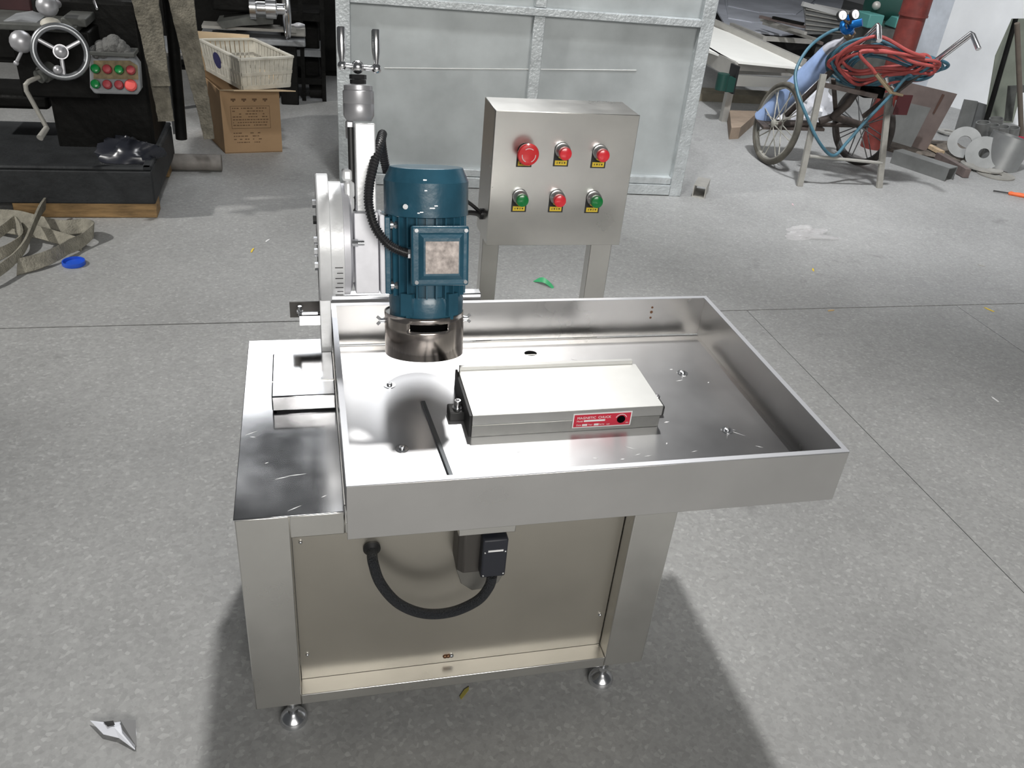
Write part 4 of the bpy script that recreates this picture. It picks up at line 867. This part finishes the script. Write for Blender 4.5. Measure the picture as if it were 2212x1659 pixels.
# piles of sheet
slabz('steel_sheet', ((1572, 62), (1690, 74), (1800, 62), (1820, 10), (1830, -30), (1500, -60)), .40, .02, sheet_m, 'lowest broad grey steel sheet in the stack at the top right', 'sheet')
slabz('steel_sheet', ((1573, 38), (1625, 47), (1745, 50), (1745, 22), (1700, 5), (1560, -30)), .42, .012, sheet_m, 'middle grey steel sheet with wavy edge in the stack', 'sheet')
slabz('steel_sheet', ((1573, 12), (1640, 26), (1720, 30), (1745, 12), (1780, -20), (1570, -40)), .432, .012, sheet_m, 'uppermost grey steel sheet in the stack', 'sheet')
slabz('dark_trestle', ((1600, 75), (1740, 118), (1760, 60), (1640, 55)), .0, .22, iron_m, 'black trestle under the grey steel sheets', 'trestle')
tp = thing('black_steel_frame', 'black steel channel frame lying behind the conveyor and gas cylinder', 'frame', (6.0, 8.0, 0))
rd = lambda x, y, z_: at(x, y, 'z', z_)
for (x0, y0, x1, y1, z_, w_, m_) in ((1580, 55, 1652, 85, .45, .06, flat_m), (1655, 83, 1755, 90, .40, .05, flat_m), (1660, 95, 1760, 105, .30, .20, iron_m), (1690, 110, 1755, 118, .15, .2, iron_m)):
    obj('channel', MB().bar(rd(x0, y0, z_), rd(x1, y1, z_), .05, w_, up=(0, 0, 1)), m_, tp)
for i, (x0, y0, x1, y1, z_, m_, nm) in enumerate(((1642, 36, 1738, 58, .60, rustp_m, 'rusty angle bar topmost on the black frame'), (1645, 42, 1740, 72, .56, flat_m, 'pale thin flat bar across the black frame'), (1670, 38, 1735, 52, .64, iron_m, 'short black bar on the black frame'), (1650, 50, 1765, 86, .50, legst_m, 'long bent grey bar pointing to the gas cylinder'), (1725, 72, 1775, 94, .42, rustp_m, 'short brown scrap bar beside the gas cylinder'))):
    obj('steel_bar', MB().bar(rd(x0, y0, z_), rd(x1, y1, z_), .04, .03, up=(0, 0, 1)), m_, label=nm, cat='bar')
bn = thing('steel_bin', 'grey ribbed steel sheet bin behind the pressure gauges', 'bin', (7.0, 9.6, 0))
BY = at(1800, 72, 'z', .0).y
slaby('front_sheet', ((1735, 10), (1830, 36), (1885, 50), (1885, 75), (1740, 74), (1740, 40)), 8.6, .02, plgrey_m, parent=bn)
for k in range(5): slaby('rib', ((1741, 18 + k * 11), (1885, 50 + k * 6), (1885, 52 + k * 6), (1741, 20.5 + k * 11)), 8.58, .015, flat_m, parent=bn)
obj('rim', MB().bar(at(1734, 8, 'y', 8.6), at(1812, 30, 'y', 8.6), .05, .05), sheetedge_m, bn); obj('rim', MB().bar(at(1760, 12, 'y', 8.9), at(1880, 36, 'y', 8.9), .04, .04), sheetedge_m, bn)
obj('bin_base', MB().box((at(1742, 60, 'y', 8.62).x, 8.62, 0), (at(1885, 60, 'y', 8.62).x, 9.0, .25)), dkgrey_m, bn)
pm = thing('pump', 'dark green pump standing on a teal block left of the red pipe', 'pump', (at(1915, 60, 'y', 7.6).x, 7.6, 0))
c_ = at(1918, 10, 'y', 7.6)
obj('pump_motor', MB().lathe(c_ + Vector((-.22, 0, -.02)), (1, 0, 0), [(.05, 0), (.14, .01), (.15, .05), (.15, .30), (.12, .34)], 24), dkgreen_m, pm); obj('pump_stem', MB().cyl(c_ + Vector((0, 0, -.45)), c_, .06, 14), dkgreen_m, pm)
obj('valve', MB().sph(at(1893, 12, 'y', 7.45), .045, 12), flat_m, pm)
obj('pump_block', bxpx(1876, 32, 1908, 62, 7.3, .3), teal_m, pm, bevel=.01); obj('pump_block', bxpx(1936, 38, 1950, 62, 7.35, .2), teal_m, pm, bevel=.01)
obj('pump_frame', MB().box((c_.x - .25, 7.35, 0), (c_.x + .25, 7.8, at(1900, 62, 'y', 7.35).z)), dkgrey_m, pm)
# red pipe
rp = fl(1884, 318); y_ = rp.y
pt = at(1976, 0, 'y', y_)
rpo = thing('red_pipe', 'vertical red-brown painted pipe with a flange in front of the white wall', 'pipe', (rp.x, y_, 0))
rr0 = (at(1998, 20, 'y', y_).x - at(1950, 20, 'y', y_).x) / 2
obj('pipe', MB().cyl((rp.x, y_, 0), (rp.x, y_, 2.2), rr0, 28), redpipe_m, rpo)
zf_ = at(1966, 32, 'y', y_).z
obj('flange', MB().cyl((rp.x, y_, zf_ - .008), (rp.x, y_, zf_ + .008), rr0 * 1.12, 28), redpipe_m, rpo)
obj('pipe_sleeve', MB().cyl((rp.x, y_, zf_ + .008), (rp.x, y_, 2.0), rr0 * 1.08, 28), redpipe_m, rpo)
# leaning plates
RPL = slaby('steel_plate', ((1950, 175), (2068, 203), (2000, 327), (1925, 300)), 5.02, .012, rustp_m, 'large rusty brown steel plate standing right of the cart', 'plate', lean=.12)
slaby('steel_plate', ((1936, 216), (2011, 233), (1968, 318), (1920, 303)), 4.86, .010, plgrey_m, 'smaller grey steel plate in front of the rusty plate', 'plate', lean=.10)
slaby('rust_streak', ((2036, 203), (2041, 205), (2018, 246), (2015, 245)), 5.013, .003, mat('dark_rust', (0.07, .035, .025), .8), lean=.12, parent=RPL)
yA = 5.9
slaby('grey_plate', ((2087, 215), (2113, 219), (2090, 300), (2063, 292)), yA, .03, plgrey_m, 'left one of two grey flat plates leaning on the white wall', 'plate', lean=.1)
slaby('grey_plate', ((2115, 221), (2142, 229), (2120, 305), (2093, 300)), yA, .03, mat('dark_grey_plate', (.16, .165, .165), .55, .3, var=.15), 'right, darker one of two grey flat plates leaning on the white wall', 'plate', lean=.1)
slaby('tall_board', ((2152, 120), (2188, 40), (2230, 40), (2230, 120), (2188, 265), (2128, 265)), 5.6, .015, mat('greenish_board', (.20, .22, .18), .5, .2, var=.2, vscale=3), 'tall greenish grey board leaning at the right edge', 'board', lean=.2)
slaby('dark_edge_bar', ((2194, 40), (2200, 40), (2135, 266), (2128, 266)), 5.5, .03, iron_m, 'thin black bar along the edge of the tall board', 'bar', lean=.2)
obj('brown_pole', MB().cyl(at(2197, 50, 'y', 5.2), at(2207, 300, 'y', 5.2), .022, 12), mat('brown_pole', (.13, .11, .09), .7, var=.2), label='thin brown pole standing at the right edge of the picture', cat='pole')
slaby('dark_frame_piece', ((2182, 186), (2215, 184), (2215, 200), (2196, 200), (2186, 262), (2174, 262)), 5.35, .03, dkgrey_m, 'dark bent frame piece behind the brown pole', 'frame', lean=.1)
pk = mat('worn_red_tape', (.5, .02, .06), .5)
slaby('red_tape', ((2199, 294), (2212, 296), (2214, 318), (2200, 315)), 5.1, .01, pk, 'red tape wrapped at the bottom of the brown pole', 'tape')
cyls = ((2121, 262, 308, .058, 'leftmost'), (2142, 268, 312, .055, 'second from left'), (2163, 272, 312, .06, 'third from left'), (2150, 254, 290, .06, 'rear, topmost'), (2186, 274, 310, .055, 'rightmost'))
for i, (x_, ya, yb, r_, nm) in enumerate(cyls):
    yy = 5.05 if i != 3 else 5.3; a = at(x_ + 3, ya, 'y', yy); b__ = at(x_ - 4, yb + 12, 'y', yy)
    obj('pipe_stub', MB().lathe((b__.x, yy, 0), (a.x - b__.x, 0, a.z), [(r_ * .85, 0), (r_, 0), (r_, a.z), (r_ * .85, a.z), (r_ * .85, a.z - .03)], 22), plgrey_m, label='short grey steel pipe stub standing upright, %s of the cluster' % nm, cat='pipe', group='pipe stubs')
dr_c = at(2180, 352, 'y', 4.62)
obj('curved_sheet', MB().lathe((dr_c.x - .02, 4.72, 0), (0.18, 0, 1), [(.16, 0), (.165, 0), (.165, .27), (.16, .27), (.16, 0.01)], 36), mat('rolled_sheet', (.34, .35, .35), .4, .6, var=.12, vscale=4), label='large rolled grey steel ring section standing at the right edge', cat='ring')
def flange(px, py, Y, ro, ri, nrm_, m_, lab, z_=None, th=.012):
    c = at(px, py, 'y', Y) if z_ is None else at(px, py, 'z', z_)
    return obj('steel_ring', MB().lathe(c, nrm_, [(ri, 0), (ro, 0), (ro, th), (ri, th), (ri, 0)], 36, cap=False), m_, label=lab, cat='ring')
flange(2083, 308, 4.9, .135, .055, (-.55, -.70, .45), plgrey_m, 'tilted grey steel ring with large hole, left of the leaning pair')
flange(2125, 332, 4.72, .145, .042, (-.55, -.70, .45), plgrey_m, 'tilted grey steel disc with smaller hole, right of the leaning pair')
flange(2048, 286, 0, .10, .04, (0, 0, 1), flat_m, 'flat pale ring with slot behind the leaning ring', z_=.02)
flange(2120, 362, 0, .17, .06, (0.05, 0, 1), flat_m, 'thin ring lying on the floor in front of the tilted disc', z_=.012)
flange(2150, 378, 0, .15, .05, (0, 0, 1), legst_m, 'lowest thin ring flat on the floor at the right edge', z_=.002, th=.008)
obj('timber_strip', MB().bar(fl(1930, 303) + Vector((0, 0, .10)), fl(2030, 345) + Vector((0, 0, .06)), .05, .03, up=(0, 0, 1)), timberlt_m, label='pale split timber strip lying above the grey steel channel', cat='timber')
c0_, c1q = fl(1922, 352), fl(2040, 392)
chn = MB(); d_ = (c1q - c0_).normalized(); sd = Vector((-d_.y, d_.x, 0)); up_ = Vector((0, 0, 1))
chn.prism([c0_, c1q, c1q + up_ * .10, c0_ + up_ * .10], sd * .008).prism([c0_ + sd * .12, c1q + sd * .12, c1q + sd * .12 + up_ * .10, c0_ + sd * .12 + up_ * .10], sd * .008).prism([c0_ + up_ * .10, c1q + up_ * .10, c1q + up_ * .10 + sd * .128, c0_ + up_ * .10 + sd * .128], up_ * .008)
obj('steel_channel', chn, plgrey_m, label='grey steel channel lying upside down on the floor right of the cart', cat='channel')
obj('steel_angle', MB().bar(fl(2030, 352) + Vector((0, .05, .04)), fl(2085, 385) + Vector((0, 0, .04)), .05, .07, up=(0, 0, 1)), rustp_m, label='brown steel angle between the channel and the flat rings', cat='angle')
lump('gravel_heap', (fl(2010, 335).x + .15, fl(2010, 335).y + .15, 0), .5, .3, .05, mat('dirt_heap', (.15, .13, .11), .9, var=.4, vscale=12, bump=1, bscale=40), 9, label='low heap of brown dirt and scrap under the rings', cat='dirt', kind='stuff')
slabz('cardboard_scrap', ((1576, 238), (1640, 240), (1600, 275), (1580, 276)), .0, .10, mat('dusty_cardboard', (.26, .20, .15), .9, var=.2), 'crushed cardboard piece on the floor behind the left wheel', 'cardboard')
lump('plastic_wrap', (fl(1705, 260).x, fl(1705, 260).y, 0), .22, .18, .14, rag_m, 12, amp=.7, label='crumpled white plastic wrap on the floor behind the cart legs', cat='plastic')
lump('plastic_wrap', (fl(1760, 240).x, fl(1760, 240).y, 0), .18, .15, .20, rag_m, 15, amp=.8, label='white plastic wrap heap behind the right cart leg', cat='plastic')
# screwdriver
s0_, s1_, s2_ = fl(2146, 412, .01), fl(2178, 417, .012), fl(2240, 428, .014)
sd_ = thing('screwdriver', 'orange handled screwdriver lying on the floor at the right edge', 'screwdriver', (s1_.x, s1_.y, 0))
obj('blade', MB().cyl(s0_, s1_, .006, 8), dark_m, sd_); obj('handle', MB().lathe(s1_, s2_ - s1_, [(.008, 0), (.018, .015), (.014, .04), (.018, .07), (.018, .15), (.01, .17)], 12), orange_m, sd_)
# ---- hose cart
WY = 4.66; wr_ = .315
ct = thing('gas_cart', 'two-wheeled gas bottle cart with thin spoked wheels and chrome bent handles', 'cart', (4.0, 4.8, 0))
def wheel(px, py, dk, lean, yaw):
    g = at(px, py, 'z', 0); ax = Vector((math.cos(yaw), math.sin(yaw), lean)).normalized()
    c = Vector((g.x, g.y, 0)) + Vector((-lean * wr_, 0, wr_ + .0)); c.z = wr_ * math.sqrt(1 - ax.z ** 2)
    tm_, rm_, sm_ = (tyredk_m, spokedk_m, spokedk_m) if dk else (tyre_m, rim_m, rim_m)
    wv = obj('wheel', MB().torus(c, ax, wr_ - .024, .024, 56, 12), tm_, ct, label='dark tyre' if dk else 'dusty tyre')
    obj('rim', MB().lathe(c - ax * .016, ax, [(wr_ - .052, 0), (wr_ - .040, 0), (wr_ - .040, .032), (wr_ - .052, .032), (wr_ - .052, 0)], 48, cap=False), rm_, wv)
    obj('hub', MB().lathe(c - ax * .05, ax, [(.014, 0), (.030, .01), (.030, .016), (.016, .02), (.016, .08), (.030, .084), (.030, .09), (.014, .10)], 18), rm_, wv)
    u_, v_, d_ = frame(ax)
    for k in range(16):
        an = 2 * PI * k / 16; s_ = (-1) ** k
        obj('spoke', MB().cyl(c + ax * s_ * .035 + (u_ * math.cos(an) + v_ * math.sin(an)) * .02, c + (u_ * math.cos(an + .12 * s_) + v_ * math.sin(an + .12 * s_)) * (wr_ - .045), .0045, 6), sm_, wv)
    return c
w1 = wheel(1650, 352, False, -.10, .03); w2 = wheel(1843, 354, True, .06, .24)
obj('axle', MB().cyl(w1, w2, .018, 12), cartrust_m, ct)
H1a, H1b, H1c = at(1800, 150, 'y', 4.45), at(1898, 54, 'y', 4.15), at(1899, 88, 'y', 4.05)
H2a, H2b, H2c = at(1985, 160, 'y', 4.15), at(2100, 72, 'y', 3.85), at(2114, 106, 'y', 3.75)
for (a, b__, c_) in ((H1a, H1b, H1c), (H2a, H2b, H2c)):
    obj('handle_bar', MB().bar(a + (a - b__) * 1.2, b__, .030, .030), cartrust_m, ct)
    obj('handle', MB().tube([a.lerp(b__, .25), b__, b__.lerp(c_, .12), c_], .0185, 16), chrome, ct, label='bent chrome handle')
lo1 = H1a + (H1a - H1b) * 1.2; lo2 = H2a + (H2a - H2b) * 1.2
obj('cross_brace', MB().bar(at(1775, 182, 'y', 4.4), at(1895, 208, 'y', 4.2), .04, .03), cartrust_m, ct)
obj('fork', MB().tube([w2, at(1800, 252, 'y', 4.62), at(1770, 262, 'y', 4.65)], .028, 12), cartrust_m, ct)
obj('fork', MB().tube([at(1800, 252, 'y', 4.60), at(1830, 225, 'y', 4.5), at(1865, 175, 'y', 4.4)], .03, 12), cartrust_m, ct)
obj('base_plate', slq := MB().bar(at(1640, 268, 'y', 4.85), at(1770, 272, 'y', 4.75), .25, .02), cartrust_m, ct)
la, lb_ = fl(1727, 402), fl(1899, 406)
for nm_, p_, tpx in (('a', la, (1779, 160)), ('b', lb_, (1921, 200))):
    q = at(tpx[0], tpx[1], 'y', p_.y + .08)
    obj('leg', MB().bar(p_, q, .045, .02, up=(0, -1, 0)), legst_m, ct)
obj('leg_crossbar', MB().cyl(at(1748, 337, 'y', la.y + .02), at(1905, 352, 'y', lb_.y + .02), .012, 12), flat_m, ct)
for tpx, p_ in (((1800, 170), (1810, 330)), ((1925, 200), (1915, 320))): obj('rear_strut', MB().bar(at(tpx[0], tpx[1], 'y', 4.35), fl(*p_) + Vector((0, 0, .02)), .03, .015), cartrust_m, ct)
obj('tool_tray', MB().box(at(1872, 190, 'y', 4.25), at(1895, 208, 'y', 4.32)), hole_m, ct)
# gas cylinder
ga, gb_ = at(1642, 262, 'y', 5.0), at(1818, 92, 'y', 4.62); gd = (gb_ - ga).normalized(); GL = (gb_ - ga).length; GR = .080
gc = thing('gas_cylinder', 'pale blue gas cylinder lying tilted on the cart with two pressure gauges', 'gas cylinder', tuple(ga))
obj('cylinder_body', MB().lathe(ga, gd, [(GR * .7, 0), (GR * .95, .02), (GR, .05), (GR, GL * .86), (GR * .995, GL * .87)], 36), tankblue_m, gc)
obj('shoulder', MB().lathe(ga + gd * GL * .87, gd, [(GR, 0), (GR * .92, .04), (GR * .65, .09), (GR * .34, .12), (GR * .3, .15)], 36), tankgrey_m, gc)
vb = ga + gd * (GL * .87 + .15)
obj('valve_body', MB().cyl(vb, vb + gd * .07, .026, 14).sph(vb + gd * .03, .034, 12), brass_m, gc)
rg_ = at(1836, 54, 'y', 4.5)
ro = obj('regulator', MB().torus(rg_ + Vector((-.02, 0, 0)), (0.2, -1, .2), .048, .020, 28, 10).cyl(vb + gd * .05, rg_, .022, 14).cyl(rg_, rg_ + Vector((.06, -.05, .03)), .028, 16), reg_m, gc)
for (x_, y_) in ((1815, 35), (1841, 33)):
    c_ = at(x_, y_, 'y', 4.42); nn = Vector((-.05 if x_ < 1830 else .1, -.9, .35)).normalized()
    gg = obj('pressure_gauge', MB().lathe(c_, nn, [(.030, 0), (.036, .006), (.036, .034), (.032, .036), (.032, .032)], 28), dark_m, gc)
    obj('gauge_face', MB().lathe(c_ + nn * .0325, nn, [(.031, 0), (.031, .001)], 28), white_m, gg)
    u_, v_, _d = frame(nn)
    obj('needle', MB().bar(c_ + nn * .035 - v_ * .004, c_ + nn * .035 + v_ * .022, .0025, .001), ink_m, gg)
    obj('gauge_stem', MB().cyl(c_, rg_, .010, 8), brass_m, gg)
# hose coils: red and blue hoses wound round the handle bars
def coil(seed, n, phase):
    rr_ = random.Random(seed); pts = []
    for k in range(n):
        cx_ = 1912 + rr_.uniform(-14, 14); cy_ = 143 + rr_.uniform(-14, 10); ax2 = rr_.uniform(88, 122); ay2 = rr_.uniform(18, 42); tl = rr_.uniform(-.06, .14); dy = rr_.uniform(-.10, .12)
        for i in range(10):
            an = phase + 2 * PI * i / 10; x_ = ax2 * math.cos(an); y_ = ay2 * math.sin(an) * (1.45 if x_ < 0 else .75)
            X_ = cx_ + x_ * math.cos(tl) - y_ * math.sin(tl) + rr_.uniform(-4, 4); Y_ = cy_ + x_ * math.sin(tl) * .6 + y_ + rr_.uniform(-4, 4)
            pts.append(at(X_, Y_, 'y', 4.28 - .0016 * (X_ - 1900) + dy + .07 * math.sin(an)))
    return smoothpts(pts, 6)
red_pts = coil(4, 6, .3); blue_pts = [p + Vector((0, -.035, 0)) for p in coil(11, 8, 1.4)]
obj('gas_hose', MB().tube(red_pts + smoothpts([red_pts[-1], at(1862, 110, 'y', 4.1), at(1885, 150, 'y', 4.08), at(1892, 160, 'y', 4.08)], 8)[1:], .0118, 10), hosered_m, label='coiled red gas hose wound around the cart handles', cat='hose')
blue_tail = smoothpts([blue_pts[-1], at(1960, 165, 'y', 4.1), at(1925, 205, 'y', 4.12), at(1870, 262, 'y', 4.15), at(1832, 305, 'y', 4.15), at(1800, 336, 'y', 4.14), at(1768, 305, 'y', 4.14), at(1738, 240, 'y', 4.2), at(1722, 195, 'y', 4.3), at(1720, 150, 'y', 4.4), at(1750, 100, 'y', 4.5), at(1795, 68, 'y', 4.55), at(1826, 62, 'y', 4.52)], 8)
obj('gas_hose', MB().tube(blue_pts + blue_tail[1:], .0118, 10), hoseblue_m, label='coiled blue gas hose hanging down between the cart legs to the regulator', cat='hose')
to = thing('cutting_torch', 'brass cutting torch hanging from the hose coil above the right wheel', 'torch', tuple(at(1905, 190, 'y', 4.0)))
t0_, t1_ = at(1893, 160, 'y', 4.05), at(1926, 200, 'y', 4.0)
obj('torch_body', MB().cyl(t0_, t1_, .016, 12), brass_m, to); obj('torch_valve', MB().cyl(at(1915, 166, 'y', 4.02), at(1917, 178, 'y', 4.02), .013, 10).cyl(at(1925, 184, 'y', 4.0), at(1930, 190, 'y', 4.0), .012, 10), zinc_m, to)
obj('torch_head', MB().cyl(t1_, at(1950, 206, 'y', 3.98), .010, 10), brass_m, to); obj('torch_bracket', MB().box(at(1943, 205, 'y', 4.02), at(1957, 248, 'y', 4.03)), mat('maroon_plate', (.06, .01, .012), .6), to)
# ================================================================== LITTER
def scrap(name, px, py, pts, m_, lab, cat, z0=.0005, curl=.0):
    g = fl(px, py); P_ = [Vector((g.x + a, g.y + b__, z0 + c_)) for a, b__, c_ in pts]
    return obj(name, MB().prism(P_, (0, 0, .0012)), m_, label=lab, cat=cat, smooth=False)
lf = fl(1152, 608); rt = fl(1196, 622)
lm = MB().ribbon(smoothpts([lf, lf.lerp(rt, .5) + Vector((0, .01, .022)), rt], 5), [.004, .01, .02, .03, .035, .04, .04, .038, .036, .03, .02], .0015, (.2, 1, .35))
obj('film_strip', lm, greenfilm_m, label='small green plastic film strip on the floor behind the tray', cat='film')
pg = fl(245, 1585); pm_ = mat('crumpled_paper', (.78, .80, .86), .6)
pt_ = MB(); c0 = Vector((pg.x, pg.y, 0))
px_ = [(196, 1562, .010), (240, 1572, .018), (292, 1558, .004), (296, 1588, .006), (292, 1622, .004), (258, 1600, .010), (225, 1592, .010)]
V_ = [fl(x, y) + Vector((0, 0, z_)) for x, y, z_ in px_]; cc_ = fl(250, 1584) + Vector((0, 0, .022))
pt_.add(V_ + [cc_], [(i, (i + 1) % 7, 7) for i in range(7)])
po = obj('paper_scrap', pt_, pm_, smooth=False, label='torn white paper scrap with dark print on the floor at lower left', cat='paper'); md = po.modifiers.new('s', 'SOLIDIFY'); md.thickness = .001
q4 = [fl(x, y) + Vector((0, 0, z_ + .004)) for x, y, z_ in ((262, 1566, .016), (294, 1560, .005), (297, 1620, .006), (268, 1590, .018))]
obj('dark_print', MB().add(q4, [(0, 1, 2, 3)]), mat('grey_film_back', (.12, .12, .12), .35), po, smooth=False)
q5 = [fl(x, y) + Vector((0, 0, z_ + .003)) for x, y, z_ in ((226, 1570, .016), (248, 1569, .019), (252, 1580, .022), (236, 1582, .018))]
obj('dark_print', MB().add(q5, [(0, 1, 2, 3)]), ink_m, po, smooth=False)
fm = bpy.data.materials.new('clear_film'); fm.use_nodes = True; bb = fm.node_tree.nodes['Principled BSDF']; bb.inputs['Base Color'].default_value = (.8, .78, .78, 1); bb.inputs['Roughness'].default_value = .15; bb.inputs['Alpha'].default_value = .16
g = fl(1748, 508); film = lump('clear_bag', (g.x, g.y, 0.001), .15, .10, .03, fm, 21, 26, 8, .8, label='crumpled clear plastic bag lying alone on the floor at right', cat='bag')
for i, (x_, y_, m_, lab) in enumerate(((545, 541, yellow_m, 'small yellow chip on the floor left of the motor'), (1756, 583, yellow_m, 'small yellow chip on the floor below the clear bag'), (2136, 669, yellow_m, 'yellow chip right of the floor joint at the right edge'), (1795, 671, mat('ochre_chip', (.5, .34, .15), .7), 'ochre chip lying in the floor joint'), (1712, 442, mat('pink_chip', (.55, .4, .42), .7), 'pinkish chip above the clear bag'), (1003, 1497, mat('olive_chip', (.30, .26, .06), .7), 'olive chip under the machine front'), (2120, 574, flat_m, 'pale chip far right on the floor'), (578, 520, white_m, 'thin white sliver on the floor left of the machine'), (2148, 863, white_m, 'tiny white sliver at the right on the floor'))):
    r_ = random.Random(i + 40); an = r_.uniform(0, 3); g = fl(x_, y_); l_ = .022 if i not in (0, 2) else .03
    dx = Vector((math.cos(an), math.sin(an), 0)) * l_; dy_ = Vector((-math.sin(an), math.cos(an), 0)) * .005
    obj('floor_chip', MB().prism([g - dx - dy_, g + dx * .6 - dy_, g + dx, g + dx * .3 + dy_, g - dx * .8 + dy_ * .6], (0, 0, .003)), m_, label=lab, cat='chip')
